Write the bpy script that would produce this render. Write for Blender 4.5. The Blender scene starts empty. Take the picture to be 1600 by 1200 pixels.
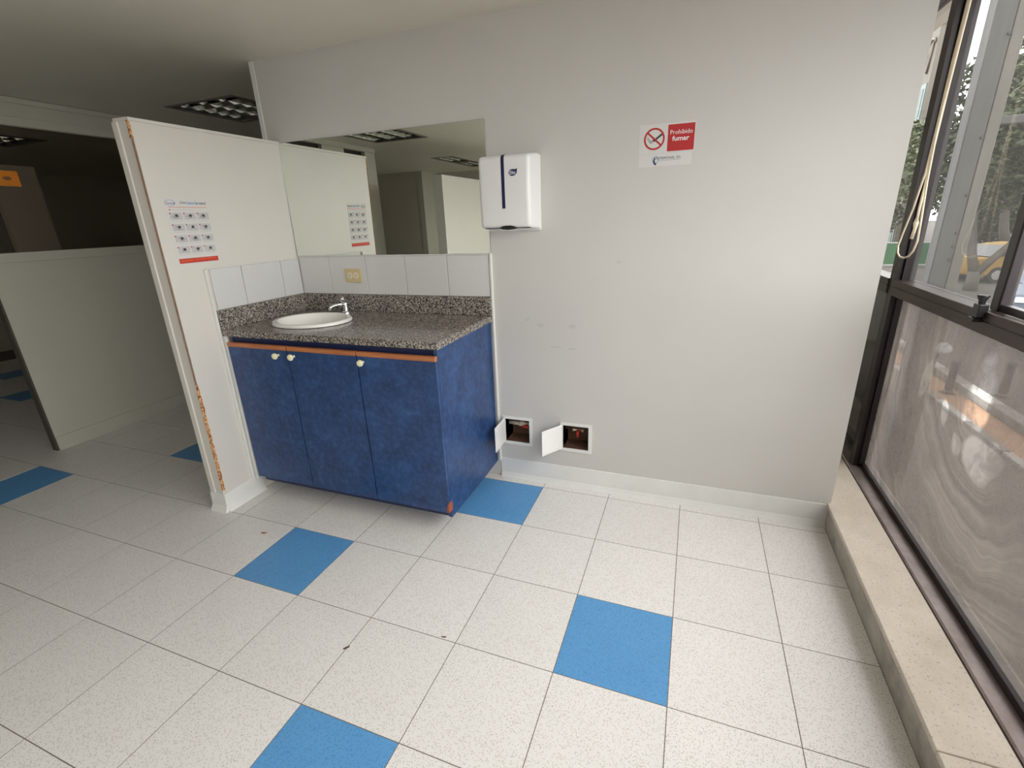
import bpy, bmesh, math, random
from mathutils import Vector, Matrix, Euler
random.seed(7)
scene = bpy.context.scene
COL = scene.collection
R = math.radians

# ---------------------------------------------------------------- camera, sky, exposure
cam_d = bpy.data.cameras.new('camera')
cam = bpy.data.objects.new('camera', cam_d)
COL.objects.link(cam)
cam.location = (0.68605, -2.25511, 1.41786)
cam.rotation_euler = (R(70.740883), R(2.11545), R(20.46147))
cam_d.sensor_fit = 'HORIZONTAL'
cam_d.sensor_width = 36.0
cam_d.lens = 36.0 * 735.24 / 1600.0
cam_d.clip_start = 0.02
cam_d.clip_end = 400
scene.camera = cam

scene.view_settings.view_transform = 'Standard'
scene.view_settings.look = 'None'
scene.view_settings.gamma = 1.0
scene.view_settings.use_curve_mapping = False
scene.view_settings.exposure = 1.45

world = bpy.data.worlds.new('overcast_sky')
scene.world = world
world.use_nodes = True
wn = world.node_tree.nodes
wt = world.node_tree
# overcast sky: three times brighter at the zenith than at the horizon
_tc = wn.new('ShaderNodeTexCoord'); _sp = wn.new('ShaderNodeSeparateXYZ'); _rp = wn.new('ShaderNodeValToRGB')
wt.links.new(_tc.outputs['Generated'], _sp.inputs[0]); wt.links.new(_sp.outputs['Z'], _rp.inputs['Fac'])
_rp.color_ramp.elements[0].position = 0.0; _rp.color_ramp.elements[0].color = (0.66, 0.66, 0.66, 1)
_rp.color_ramp.elements[1].position = 1.0; _rp.color_ramp.elements[1].color = (1.0, 0.99, 0.98, 1)
wt.links.new(_rp.outputs['Color'], wn['Background'].inputs['Color'])
wn['Background'].inputs['Strength'].default_value = 3.6

# sun veiled by thin cloud: very soft shadows
sl = bpy.data.lights.new('veiled_sun', 'SUN'); sl.energy = 0.25; sl.angle = R(50); sl.color = (1.0, 0.94, 0.86)
so = bpy.data.objects.new('veiled_sun', sl); COL.objects.link(so); so.location = (6, -3, 6)
so.rotation_euler = Vector((-0.56, 0.12, -0.82)).to_track_quat('-Z', 'Y').to_euler()

# daylight portal in the window wall (guides sky sampling only)
pl = bpy.data.lights.new('window_portal', 'AREA')
pl.shape = 'RECTANGLE'; pl.size = 8.6; pl.size_y = 2.2; pl.energy = 1
pl.cycles.is_portal = True
po = bpy.data.objects.new('window_portal', pl)
COL.objects.link(po)
po.location = (1.70, -1.75, 1.18)
po.rotation_euler = Matrix(((0, 0, 1), (1, 0, 0), (0, 1, 0))).to_euler()

# ---------------------------------------------------------------- materials
def srgb(r, g, b):
    f = lambda c: (c / 255) / 12.92 if c / 255 <= 0.04045 else (((c / 255) + 0.055) / 1.055) ** 2.4
    return (f(r), f(g), f(b), 1)

class NT:
    def __init__(self, name):
        self.m = bpy.data.materials.new(name); self.m.use_nodes = True
        self.t = self.m.node_tree; self.n = self.t.nodes
        self.b = self.n['Principled BSDF']; self.out = self.n['Material Output']
        self.tc = None
    def node(self, typ, **kw):
        n = self.n.new(typ)
        for k, v in kw.items(): setattr(n, k, v)
        return n
    def link(self, a, b): self.t.links.new(a, b)
    def coord(self, which='Object'):
        if self.tc is None: self.tc = self.node('ShaderNodeTexCoord')
        return self.tc.outputs[which]
    def noise(self, scale, detail=3, rough=0.5, coord=None, dist=0.0):
        n = self.node('ShaderNodeTexNoise')
        n.inputs['Scale'].default_value = scale; n.inputs['Detail'].default_value = detail
        n.inputs['Roughness'].default_value = rough; n.inputs['Distortion'].default_value = dist
        self.link(coord or self.coord(), n.inputs['Vector'])
        return n.outputs['Fac']
    def ramp(self, fac, stops, interp='LINEAR'):
        n = self.node('ShaderNodeValToRGB'); n.color_ramp.interpolation = interp
        e = n.color_ramp.elements
        while len(e) < len(stops): e.new(0.5)
        for x, (p, c) in zip(e, stops):
            x.position = p; x.color = c if len(c) == 4 else (*c, 1)
        self.link(fac, n.inputs['Fac'])
        return n.outputs['Color']
    def mix(self, fac, a, b, mode='MIX'):
        n = self.node('ShaderNodeMix', data_type='RGBA', blend_type=mode)
        for i, v in ((0, fac), (6, a), (7, b)):
            if hasattr(v, 'is_linked'): self.link(v, n.inputs[i])
            else: n.inputs[i].default_value = v
        return n.outputs[2]
    def math(self, op, a, b=None, clamp=False):
        n = self.node('ShaderNodeMath', operation=op); n.use_clamp = clamp
        for i, v in ((0, a), (1, b)):
            if v is None: continue
            if hasattr(v, 'is_linked'): self.link(v, n.inputs[i])
            else: n.inputs[i].default_value = v
        return n.outputs[0]
    def bump(self, h, strength=0.2, dist=0.002):
        n = self.node('ShaderNodeBump'); n.inputs['Strength'].default_value = strength
        n.inputs['Distance'].default_value = dist
        self.link(h, n.inputs['Height']); self.link(n.outputs['Normal'], self.b.inputs['Normal'])
    def base(self, c):
        if hasattr(c, 'is_linked'): self.link(c, self.b.inputs['Base Color'])
        else: self.b.inputs['Base Color'].default_value = c
    def set(self, rough=None, metal=None, spec=None):
        if rough is not None: self.b.inputs['Roughness'].default_value = rough
        if metal is not None: self.b.inputs['Metallic'].default_value = metal
        if spec is not None: self.b.inputs['Specular IOR Level'].default_value = spec

def paint(name, col, rough=0.55, var=0.04, scale=3.0, bump=0.05, metal=0.0, spec=0.5, bscale=180):
    t = NT(name)
    f = t.noise(scale, 4, 0.6)
    lo = tuple(c * (1 - var) for c in col[:3]); hi = tuple(min(1, c * (1 + var)) for c in col[:3])
    t.base(t.ramp(f, [(0.3, lo), (0.7, hi)]))
    t.set(rough, metal, spec)
    if bump: t.bump(t.noise(bscale, 2), bump, 0.001)
    return t.m

M = {}
def wall_paint():
    t = NT('wall_paint')
    f = t.noise(1.6, 4, 0.6)
    c = t.ramp(f, [(0.3, (0.568, 0.548, 0.517)), (0.7, (0.594, 0.574, 0.541))])
    # faint finger marks and a scuff low on the wall
    wob = t.noise(60, 3, 0.6)
    for (x, z, rx, rz, k) in SMUDGES:
        sp = t.node('ShaderNodeVectorMath', operation='SUBTRACT'); t.link(t.coord(), sp.inputs[0]); sp.inputs[1].default_value = (x, 0, z)
        ml = t.node('ShaderNodeVectorMath', operation='MULTIPLY'); t.link(sp.outputs[0], ml.inputs[0]); ml.inputs[1].default_value = (1 / rx, 0, 1 / rz)
        ln = t.node('ShaderNodeVectorMath', operation='LENGTH'); t.link(ml.outputs[0], ln.inputs[0])
        d = t.math('ADD', ln.outputs['Value'], t.math('MULTIPLY', wob, 0.9))
        m_ = t.ramp(d, [(0.75, (k, k, k)), (1.0, (0, 0, 0))])
        c = t.mix(m_, c, (0.30, 0.29, 0.27, 1))
    t.base(c); t.set(0.5); t.bump(t.noise(180, 2), 0.06, 0.001)
    return t.m
SMUDGES = [(-0.090, 0.932, 0.030, 0.022, 0.16), (-0.020, 0.905, 0.035, 0.025, 0.22), (0.145, 0.905, 0.035, 0.03, 0.22), (0.06, 0.795, 0.07, 0.008, 0.25), (0.15, 0.79, 0.05, 0.008, 0.35), (0.36, 1.215, 0.025, 0.02, 0.2)]
M['wall'] = wall_paint()
M['panel'] = paint('partition_laminate', (0.655, 0.625, 0.575), 0.4, 0.02, 2.0, 0.02)
M['ceil'] = paint('ceiling_paint', (0.78, 0.75, 0.655), 0.45, 0.03, 1.2, 0.05)
M['leftwall'] = paint('left_wall_paint', (0.53, 0.51, 0.43), 0.5, 0.03, 1.6, 0.05)
M['dimwall'] = paint('far_room_paint', (0.52, 0.47, 0.39), 0.6, 0.05, 1.2, 0.05)
M['base'] = paint('baseboard_vinyl', (0.74, 0.735, 0.71), 0.42, 0.05, 5, 0.02)
M['trim'] = paint('trim_paint', (0.69, 0.685, 0.65), 0.4, 0.03, 6, 0.02)
M['grout'] = paint('grout', srgb(120, 112, 104), 0.9, 0.15, 12, 0.1)
M['walltile'] = paint('wall_tile_glaze', (0.63, 0.625, 0.615), 0.18, 0.015, 4, 0.01)
M['plastic'] = paint('white_plastic', (0.77, 0.76, 0.75), 0.3, 0.01, 3, 0)
M['navy'] = paint('navy_plastic', (0.012, 0.018, 0.07), 0.25, 0.05, 5, 0)
M['black'] = paint('black_plastic', (0.012, 0.011, 0.012), 0.4, 0.1, 10, 0)
M['beige'] = paint('beige_plastic', srgb(205, 186, 140), 0.4, 0.03, 10, 0)
M['ivory'] = paint('ivory_plastic', srgb(226, 218, 190), 0.35, 0.03, 10, 0)
M['knob'] = paint('knob_plastic', srgb(236, 232, 190), 0.3, 0.03, 10, 0)
M['cord'] = paint('cord_cotton', srgb(226, 212, 186), 0.8, 0.06, 60, 0.1)
M['ceramic'] = paint('white_ceramic', (0.84, 0.81, 0.77), 0.12, 0.01, 3, 0)
M['chrome'] = paint('chrome', (0.72, 0.72, 0.74), 0.12, 0.03, 8, 0, metal=1.0)
M['brushed'] = paint('lamp_aluminium', (0.80, 0.82, 0.80), 0.14, 0.06, 30, 0.02, metal=1.0)
M['lamptube'] = paint('lamp_tube_glass', (0.75, 0.77, 0.76), 0.25, 0.02, 4, 0)
M['lampdark'] = paint('lamp_housing', (0.22, 0.2, 0.18), 0.5, 0.05, 6, 0)
M['bronze'] = paint('bronze_aluminium', srgb(66, 53, 50), 0.38, 0.16, 7, 0.03, metal=0.35)
M['bronzedark'] = paint('dark_bronze_aluminium', srgb(38, 29, 30), 0.35, 0.15, 9, 0.03, metal=0.3)
M['sill'] = None
M['red'] = paint('sign_red', srgb(178, 40, 42), 0.4, 0.03, 20, 0)
M['inkwhite'] = paint('ink_white', (0.80, 0.79, 0.77), 0.6, 0.01, 10, 0)
M['paper'] = paint('paper', (0.645, 0.63, 0.61), 0.6, 0.01, 10, 0)
M['ink'] = paint('ink_dark', (0.05, 0.05, 0.055), 0.6, 0.1, 30, 0)
M['inkgrey'] = paint('ink_grey', (0.36, 0.35, 0.35), 0.6, 0.06, 60, 0)
M['inkpanel'] = paint('ink_panel', (0.52, 0.505, 0.51), 0.6, 0.1, 70, 0)
M['inkblue'] = paint('ink_blue', srgb(60, 130, 190), 0.6, 0.05, 30, 0)
M['inknavy'] = paint('ink_navy', srgb(36, 44, 90), 0.6, 0.05, 30, 0)
M['inkorange'] = paint('ink_orange', srgb(214, 88, 52), 0.6, 0.05, 30, 0)
M['inkteal'] = paint('ink_pale_blue', srgb(130, 172, 190), 0.6, 0.05, 30, 0)
M['banner'] = paint('ink_red_banner', srgb(190, 62, 44), 0.6, 0.05, 30, 0)
M['notice'] = paint('orange_notice', srgb(232, 140, 40), 0.6, 0.06, 14, 0)
M['niche'] = paint('raw_niche_brown', srgb(96, 66, 48), 0.85, 0.25, 22, 0.3)
M['pipe'] = paint('pvc_pipe', srgb(200, 190, 178), 0.4, 0.08, 30, 0)
M['brass'] = paint('valve_brass', srgb(170, 150, 120), 0.3, 0.1, 30, 0, metal=0.7)
M['valve'] = paint('valve_red', srgb(190, 40, 34), 0.4, 0.08, 30, 0)
M['chip'] = paint('bare_mdf', srgb(150, 78, 52), 0.8, 0.25, 90, 0.3)
M['splitline'] = paint('dull_brown_crack', srgb(140, 108, 86), 0.85, 0.2, 60, 0.2)
M['leaf_dry'] = paint('dry_leaf', srgb(150, 100, 66), 0.8, 0.2, 60, 0.1)
M['crumb'] = paint('crumb_brown', srgb(90, 64, 50), 0.8, 0.2, 90, 0.1)
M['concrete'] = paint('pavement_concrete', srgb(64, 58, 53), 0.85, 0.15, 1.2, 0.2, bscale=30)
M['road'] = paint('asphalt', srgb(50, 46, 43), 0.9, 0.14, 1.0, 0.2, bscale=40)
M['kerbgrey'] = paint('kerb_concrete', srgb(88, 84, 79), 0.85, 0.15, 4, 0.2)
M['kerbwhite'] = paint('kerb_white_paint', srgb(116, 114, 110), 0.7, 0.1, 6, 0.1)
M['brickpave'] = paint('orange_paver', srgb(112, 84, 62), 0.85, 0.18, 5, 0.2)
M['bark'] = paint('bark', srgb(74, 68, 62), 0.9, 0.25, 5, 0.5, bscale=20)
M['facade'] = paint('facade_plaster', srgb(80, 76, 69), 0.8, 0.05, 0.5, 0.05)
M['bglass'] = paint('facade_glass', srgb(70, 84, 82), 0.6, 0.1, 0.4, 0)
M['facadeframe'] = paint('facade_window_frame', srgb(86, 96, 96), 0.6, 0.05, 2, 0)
M['letter'] = paint('sign_letter_metal', srgb(62, 52, 44), 0.5, 0.1, 3, 0)
M['green'] = paint('green_board', srgb(40, 84, 54), 0.6, 0.08, 2, 0)
M['whitemetal'] = paint('white_metal', srgb(150, 153, 150), 0.5, 0.04, 3, 0)
M['steelgrey'] = paint('weathered_steel', srgb(58, 57, 54), 0.6, 0.12, 3, 0.1)
M['steelpale_lit'] = paint('pale_and_lit_steel', srgb(80, 75, 68), 0.6, 0.1, 3, 0.1)  # grey wall end strip, and the lit side painted on the outside post
M['bollard'] = paint('bollard_iron', srgb(34, 33, 34), 0.5, 0.15, 6, 0.1)
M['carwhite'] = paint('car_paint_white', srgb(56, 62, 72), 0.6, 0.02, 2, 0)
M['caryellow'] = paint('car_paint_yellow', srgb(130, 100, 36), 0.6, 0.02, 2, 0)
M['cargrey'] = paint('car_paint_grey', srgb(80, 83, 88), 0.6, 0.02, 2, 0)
M['carglass'] = paint('car_glass', srgb(24, 30, 34), 0.3, 0.05, 2, 0)
M['rubber'] = paint('tyre_rubber', srgb(30, 30, 31), 0.8, 0.1, 8, 0.1)

def floor_mat(name, a, b, speck, thr, rough):
    t = NT(name)
    oi = t.node('ShaderNodeObjectInfo')
    f = t.noise(2.0, 4, 0.6)
    c = t.ramp(f, [(0.3, a), (0.7, b)])
    c = t.mix(t.math('MULTIPLY', oi.outputs['Random'], 0.16), c, (a[0] * 0.72, a[1] * 0.72, a[2] * 0.72, 1))
    def dots(scale, keep, rad):
        v = t.node('ShaderNodeTexVoronoi'); v.inputs['Scale'].default_value = scale; t.link(t.coord(), v.inputs['Vector'])
        sp = t.node('ShaderNodeSeparateColor'); t.link(v.outputs['Color'], sp.inputs[0])
        d = t.ramp(v.outputs['Distance'], [(rad * 0.7, (1, 1, 1)), (rad, (0, 0, 0))])
        return t.math('MULTIPLY', d, t.math('GREATER_THAN', sp.outputs[0], keep))
    s = dots(210, 0.35, 0.42)
    s2 = dots(95, 0.72, 0.28)
    c = t.mix(t.math('MULTIPLY', s, 0.55), c, speck)
    c = t.mix(t.math('MULTIPLY', s2, 0.4), c, speck)
    t.base(c); t.set(rough, 0, 0.4)
    t.bump(t.noise(60, 2), 0.04, 0.001)
    return t.m
M['tile'] = floor_mat('speckled_floor_tile', (0.80, 0.775, 0.75, 1), (0.86, 0.835, 0.81, 1), (0.40, 0.36, 0.33, 1), 0.60, 0.36)
M['tileblue'] = floor_mat('blue_floor_tile', srgb(92, 154, 208), srgb(102, 164, 216), srgb(58, 112, 168), 0.60, 0.4)

def vanity_mat():
    t = NT('blue_mottled_laminate')
    f = t.noise(9, 6, 0.65, dist=0.6)
    g = t.noise(38, 4, 0.6)
    c = t.ramp(f, [(0.28, srgb(26, 48, 86)), (0.52, srgb(33, 63, 109)), (0.78, srgb(46, 82, 132))])
    c = t.mix(t.ramp(g, [(0.45, (0, 0, 0)), (0.8, (0.35, 0.35, 0.35))]), c, srgb(84, 116, 166))
    t.base(c); t.set(0.36, 0, 0.5); t.bump(g, 0.04, 0.001)
    return t.m
M['vanity'] = vanity_mat()
M['kick'] = paint('navy_laminate', srgb(22, 34, 74), 0.45, 0.1, 12, 0)

def wood_mat(name, a, b):
    t = NT(name)
    mp = t.node('ShaderNodeMapping'); t.link(t.coord(), mp.inputs['Vector']); mp.inputs['Scale'].default_value = (3, 30, 60)
    f = t.noise(3, 5, 0.6, mp.outputs['Vector'])
    t.base(t.ramp(f, [(0.3, a), (0.7, b)])); t.set(0.4)
    return t.m
M['wood'] = wood_mat('orange_wood_edge', srgb(150, 88, 52), srgb(196, 126, 80))

def granite():
    t = NT('grey_granite')
    v = t.node('ShaderNodeTexVoronoi'); v.inputs['Scale'].default_value = 220; t.link(t.coord(), v.inputs['Vector'])
    sep = t.node('ShaderNodeSeparateColor'); t.link(v.outputs['Color'], sep.inputs[0])
    n = t.noise(110, 4, 0.6)
    m_ = t.math('ADD', t.math('MULTIPLY', sep.outputs[0], 0.6), t.math('MULTIPLY', n, 0.45))
    c = t.ramp(m_, [(0.22, srgb(32, 31, 31)), (0.42, srgb(80, 76, 73)), (0.60, srgb(138, 130, 122)), (0.85, srgb(190, 180, 168))])
    t.base(c); t.set(0.14, 0, 0.5)
    return t.m
M['granite'] = granite()

def chipboard():
    t = NT('torn_particleboard')
    v = t.node('ShaderNodeTexVoronoi'); v.inputs['Scale'].default_value = 160; t.link(t.coord(), v.inputs['Vector'])
    sep = t.node('ShaderNodeSeparateColor'); t.link(v.outputs['Color'], sep.inputs[0])
    t.base(t.ramp(sep.outputs[0], [(0.1, srgb(120, 66, 34)), (0.5, srgb(190, 130, 78)), (0.9, srgb(226, 180, 130))]))
    t.set(0.9); t.bump(sep.outputs[0], 0.8, 0.004)
    return t.m
M['particle'] = chipboard()

def curb_mat():
    t = NT('worn_terrazzo')
    f = t.noise(5, 5, 0.65)
    c = t.ramp(f, [(0.3, srgb(208, 196, 180)), (0.7, srgb(232, 221, 207))])
    s = t.ramp(t.noise(130, 3, 0.6), [(0.60, (0, 0, 0)), (0.68, (1, 1, 1))])
    c = t.mix(t.math('MULTIPLY', s, 0.5), c, srgb(120, 104, 86))
    t.base(c); t.set(0.6); t.bump(t.noise(90, 3), 0.15, 0.002)
    return t.m
M['curbtop'] = curb_mat()
def curb_face():
    t = NT('dirty_curb_face')
    f = t.noise(7, 6, 0.7)
    c = t.ramp(f, [(0.25, srgb(136, 130, 120)), (0.5, srgb(182, 176, 166)), (0.8, srgb(200, 195, 186))])
    t.base(c); t.set(0.6); t.bump(f, 0.1, 0.003)
    return t.m
M['curbface'] = curb_face()
def sill_mat():
    t = NT('scratched_sill_aluminium')
    f = t.noise(9, 6, 0.7)
    c = t.ramp(f, [(0.3, srgb(128, 114, 110)), (0.6, srgb(158, 146, 144)), (0.85, srgb(168, 144, 128))])
    s = t.ramp(t.noise(46, 6, 0.75, dist=1.5), [(0.68, (0, 0, 0)), (0.74, (1, 1, 1))])
    c = t.mix(s, c, srgb(206, 200, 196))
    t.base(c); t.set(0.32, 0.5)
    return t.m
M['sill'] = sill_mat()

def foliage_mat(name, a, b):
    t = NT(name)
    oi = t.node('ShaderNodeNewGeometry')
    c = t.ramp(oi.outputs['Random Per Island'], [(0.0, a), (1.0, b)])
    t.base(c); t.set(0.6, 0, 0.3)
    return t.m
M['leafA'] = foliage_mat('leaf_green', srgb(34, 44, 27), srgb(66, 72, 46))
M['leafB'] = foliage_mat('leaf_dark_green', srgb(26, 34, 24), srgb(50, 56, 38))

def mirror_mat():
    t = NT('mirror_silver'); t.base((0.78, 0.80, 0.74, 1)); t.set(0.012, 1.0)
    return t.m
M['mirror'] = mirror_mat()
M['spandrel'] = paint('dark_spandrel_glass', (0.035, 0.03, 0.028), 0.07, 0.2, 2.5, 0)

def glass_mat(name, dust, dustcol, kind, tint=(0.97, 0.975, 0.97, 1)):
    """window glass: clear see-through glass with a film of real dust on it"""
    t = NT(name)
    tr = t.node('ShaderNodeBsdfTransparent'); tr.inputs['Color'].default_value = tint
    gl = t.node('ShaderNodeBsdfGlossy'); gl.inputs['Roughness'].default_value = 0.02
    fr = t.node('ShaderNodeFresnel'); fr.inputs['IOR'].default_value = 1.5
    gm = t.node('ShaderNodeNewGeometry'); front = t.math('SUBTRACT', 1.0, gm.outputs['Backfacing'])
    refl = t.math('MULTIPLY', fr.outputs[0], front)          # thin pane: the entering face carries the reflection
    mx = t.node('ShaderNodeMixShader')
    t.link(refl, mx.inputs[0]); t.link(tr.outputs[0], mx.inputs[1]); t.link(gl.outputs[0], mx.inputs[2])
    if kind is None:
        t.link(mx.outputs[0], t.out.inputs['Surface']); return t.m
    df = t.node('ShaderNodeBsdfDiffuse'); tl = t.node('ShaderNodeBsdfTranslucent')
    df.inputs['Color'].default_value = dustcol; tl.inputs['Color'].default_value = dustcol
    dm = t.node('ShaderNodeMixShader'); dm.inputs[0].default_value = 0.5
    t.link(df.outputs[0], dm.inputs[1]); t.link(tl.outputs[0], dm.inputs[2])
    cd = t.coord()
    if kind == 'wiped':
        # sweeping wipe arcs around a point low on the pane
        wob = t.node('ShaderNodeTexNoise'); wob.inputs['Scale'].default_value = 2.6; wob.inputs['Detail'].default_value = 3
        t.link(cd, wob.inputs['Vector'])
        off = t.node('ShaderNodeVectorMath', operation='MULTIPLY_ADD')
        t.link(wob.outputs['Color'], off.inputs[0]); off.inputs[1].default_value = (0.0, 0.22, 0.22); t.link(cd, off.inputs[2])
        def dist(c, sc=(1, 1, 1)):
            sp = t.node('ShaderNodeVectorMath', operation='SUBTRACT'); t.link(off.outputs[0], sp.inputs[0]); sp.inputs[1].default_value = (0.0, c[0] + 1.0 + 0.11, c[1] - 0.112 + 0.11)   # pane coordinates start at the window's base
            ml = t.node('ShaderNodeVectorMath', operation='MULTIPLY'); t.link(sp.outputs[0], ml.inputs[0]); ml.inputs[1].default_value = (0.0, sc[1], sc[2])
            ln = t.node('ShaderNodeVectorMath', operation='LENGTH'); t.link(ml.outputs[0], ln.inputs[0])
            return ln.outputs['Value']
        n1 = t.node('ShaderNodeTexNoise', noise_dimensions='1D'); n1.inputs['Scale'].default_value = 9; n1.inputs['Detail'].default_value = 6; n1.inputs['Roughness'].default_value = 0.7
        t.link(dist(WIPE), n1.inputs['W'])
        arcs = t.ramp(n1.outputs['Fac'], [(0.40, (0.0, 0, 0)), (0.60, (1, 1, 1))])
        patch = t.ramp(t.noise(2.4, 3, 0.5), [(0.40, (0, 0, 0)), (0.60, (1, 1, 1))])
        fine = t.noise(16, 6, 0.7, dist=0.8)
        lum = t.math('ADD', t.math('MULTIPLY', arcs, t.math('MULTIPLY', patch, 0.55)), t.math('MULTIPLY', fine, 0.5))
        dc = t.ramp(lum, [(0.15, tuple(c * 0.78 for c in dustcol[:3])), (0.85, tuple(min(1, c * 1.55) for c in dustcol[:3]))])
        t.link(dc, df.inputs['Color']); t.link(dc, tl.inputs['Color'])
        # patches rubbed nearly clean
        hole = None
        for (cy_, cz_, ry, rz) in WIPED:
            h = t.ramp(dist((cy_, cz_), (1, 1 / ry, 1 / rz)), [(0.72, (1, 1, 1)), (1.0, (0, 0, 0))])
            hole = h if hole is None else t.math('MAXIMUM', hole, h)
        streak = t.ramp(t.noise(11, 4, 0.6, dist=0.6), [(0.36, (0.25, 0.25, 0.25)), (0.56, (1, 1, 1))])
        f = t.math('ADD', t.math('MULTIPLY', fine, 0.14), dust)
        f = t.math('SUBTRACT', f, t.math('MULTIPLY', t.math('MULTIPLY', hole, streak), 0.62), True)
    else:
        mp = t.node('ShaderNodeMapping'); t.link(cd, mp.inputs['Vector'])
        mp.inputs['Rotation'].default_value = (R(25), 0, 0); mp.inputs['Scale'].default_value = (1, 9, 1.2)
        st = t.noise(2.2, 5, 0.6, mp.outputs['Vector'])
        big = t.noise(2.2, 3, 0.5)
        sep = t.node('ShaderNodeSeparateXYZ'); t.link(cd, sep.inputs[0])
        low = t.math('MULTIPLY', t.math('SUBTRACT', 1.34, sep.outputs['Z'], True), 0.45)
        f = t.math('ADD', t.math('MULTIPLY', st, 0.26), t.math('MULTIPLY', big, 0.12))
        f = t.math('ADD', t.math('ADD', f, low), dust, True)
    fm = t.node('ShaderNodeMixShader'); f = t.math('MULTIPLY', f, front)
    t.link(f, fm.inputs[0]); t.link(mx.outputs[0], fm.inputs[1]); t.link(dm.outputs[0], fm.inputs[2])
    t.link(fm.outputs[0], t.out.inputs['Surface'])
    return t.m
M['darkglass'] = glass_mat('dark_tinted_glass', 0, None, None, (0.82, 0.79, 0.76, 1))
WIPE = (-0.42, 0.86)
WIPED = [(0.02, 0.74, 0.05, 0.10), (-0.05, 0.87, 0.06, 0.025), (-0.16, 0.66, 0.035, 0.06), (-0.36, 0.80, 0.10, 0.14), (-0.46, 0.62, 0.12, 0.09), (-0.30, 0.60, 0.05, 0.05), (-0.95, 0.70, 0.2, 0.2)]
M['glass'] = glass_mat('clear_window_glass', 0, None, None)
M['glassdust'] = glass_mat('dusty_window_glass', 0.20, (0.075, 0.0735, 0.070, 1), 'dusty')
M['glasswipe'] = glass_mat('smeared_window_glass', 0.76, (0.085, 0.073, 0.064, 1), 'wiped')

# ---------------------------------------------------------------- mesh helpers
def box(bm, x0, x1, y0, y1, z0, z1, mi=0):
    v = [bm.verts.new(p) for p in ((x0, y0, z0), (x1, y0, z0), (x1, y1, z0), (x0, y1, z0), (x0, y0, z1), (x1, y0, z1), (x1, y1, z1), (x0, y1, z1))]
    fs = [bm.faces.new([v[i] for i in f]) for f in ((0, 3, 2, 1), (4, 5, 6, 7), (0, 1, 5, 4), (1, 2, 6, 5), (2, 3, 7, 6), (3, 0, 4, 7))]
    for f in fs: f.material_index = mi
    return v
def bx(x0, x1, y0, y1, z0, z1, bev=0.0, seg=2):
    bm = bmesh.new(); box(bm, x0, x1, y0, y1, z0, z1)
    if bev: bmesh.ops.bevel(bm, geom=bm.edges[:], offset=bev, segments=seg, affect='EDGES', profile=0.5)
    return bm
def prism(pts, axis, a, b):
    """polygon pts (u,v) extruded along axis from a to b; axis 'x': (u,v)=(y,z), 'y': (x,z), 'z': (x,y)"""
    bm = bmesh.new()
    mk = {'x': lambda u, v, t: (t, u, v), 'y': lambda u, v, t: (u, t, v), 'z': lambda u, v, t: (u, v, t)}[axis]
    A = [bm.verts.new(mk(u, v, a)) for u, v in pts]; B = [bm.verts.new(mk(u, v, b)) for u, v in pts]
    bm.faces.new(A); bm.faces.new(B[::-1])
    n = len(pts)
    for i in range(n): bm.faces.new((A[i], B[i], B[(i + 1) % n], A[(i + 1) % n]))
    bmesh.ops.recalc_face_normals(bm, faces=bm.faces[:])
    return bm
def tube_into(bm, path, r, n=10, caps=True):
    P = [Vector(p) for p in path]; rs = r if isinstance(r, (list, tuple)) else [r] * len(P)
    rings = []; up = None
    for i, p in enumerate(P):
        d = (P[min(i + 1, len(P) - 1)] - P[max(i - 1, 0)]).normalized()
        if up is None: up = d.orthogonal().normalized()
        up = (up - d * up.dot(d)).normalized(); sd = d.cross(up)
        rings.append([bm.verts.new(p + (up * math.cos(a) + sd * math.sin(a)) * rs[i]) for a in (2 * math.pi * k / n for k in range(n))])
    for a, b in zip(rings, rings[1:]):
        for k in range(n): bm.faces.new((a[k], a[(k + 1) % n], b[(k + 1) % n], b[k])).smooth = True
    if caps: bm.faces.new(rings[0][::-1]); bm.faces.new(rings[-1])
def tube(path, r, n=10):
    bm = bmesh.new(); tube_into(bm, path, r, n); bmesh.ops.recalc_face_normals(bm, faces=bm.faces[:]); return bm
def lathe(prof, cx, cy, ax=1.0, ay=1.0, n=40, close_end=True):
    bm = bmesh.new(); rings = []
    for r, z in prof:
        rings.append([bm.verts.new((cx + ax * r * math.cos(2 * math.pi * k / n), cy + ay * r * math.sin(2 * math.pi * k / n), z)) for k in range(n)])
    for a, b in zip(rings, rings[1:]):
        for k in range(n): bm.faces.new((a[k], a[(k + 1) % n], b[(k + 1) % n], b[k])).smooth = True
    if close_end: bm.faces.new(rings[-1])
    bmesh.ops.recalc_face_normals(bm, faces=bm.faces[:])
    return bm
def grid_slab(us, vs, holes, axis, a, b):
    """a slab with rectangular openings; holes = set of (i,j) cells left out"""
    bm = bmesh.new()
    mk = {'x': lambda u, v, t: (t, u, v), 'y': lambda u, v, t: (u, t, v), 'z': lambda u, v, t: (u, v, t)}[axis]
    vv = {(i, j): bm.verts.new(mk(u, v, a)) for i, u in enumerate(us) for j, v in enumerate(vs)}
    fs = []
    for i in range(len(us) - 1):
        for j in range(len(vs) - 1):
            if (i, j) in holes: continue
            fs.append(bm.faces.new((vv[i, j], vv[i + 1, j], vv[i + 1, j + 1], vv[i, j + 1])))
    ret = bmesh.ops.extrude_face_region(bm, geom=fs, use_keep_orig=True)
    d = Vector(mk(0, 0, b - a))
    for g in ret['geom']:
        if isinstance(g, bmesh.types.BMVert): g.co += d
    for v in [v for v in bm.verts if not v.link_faces]: bm.verts.remove(v)
    bmesh.ops.recalc_face_normals(bm, faces=bm.faces[:])
    return bm
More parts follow.
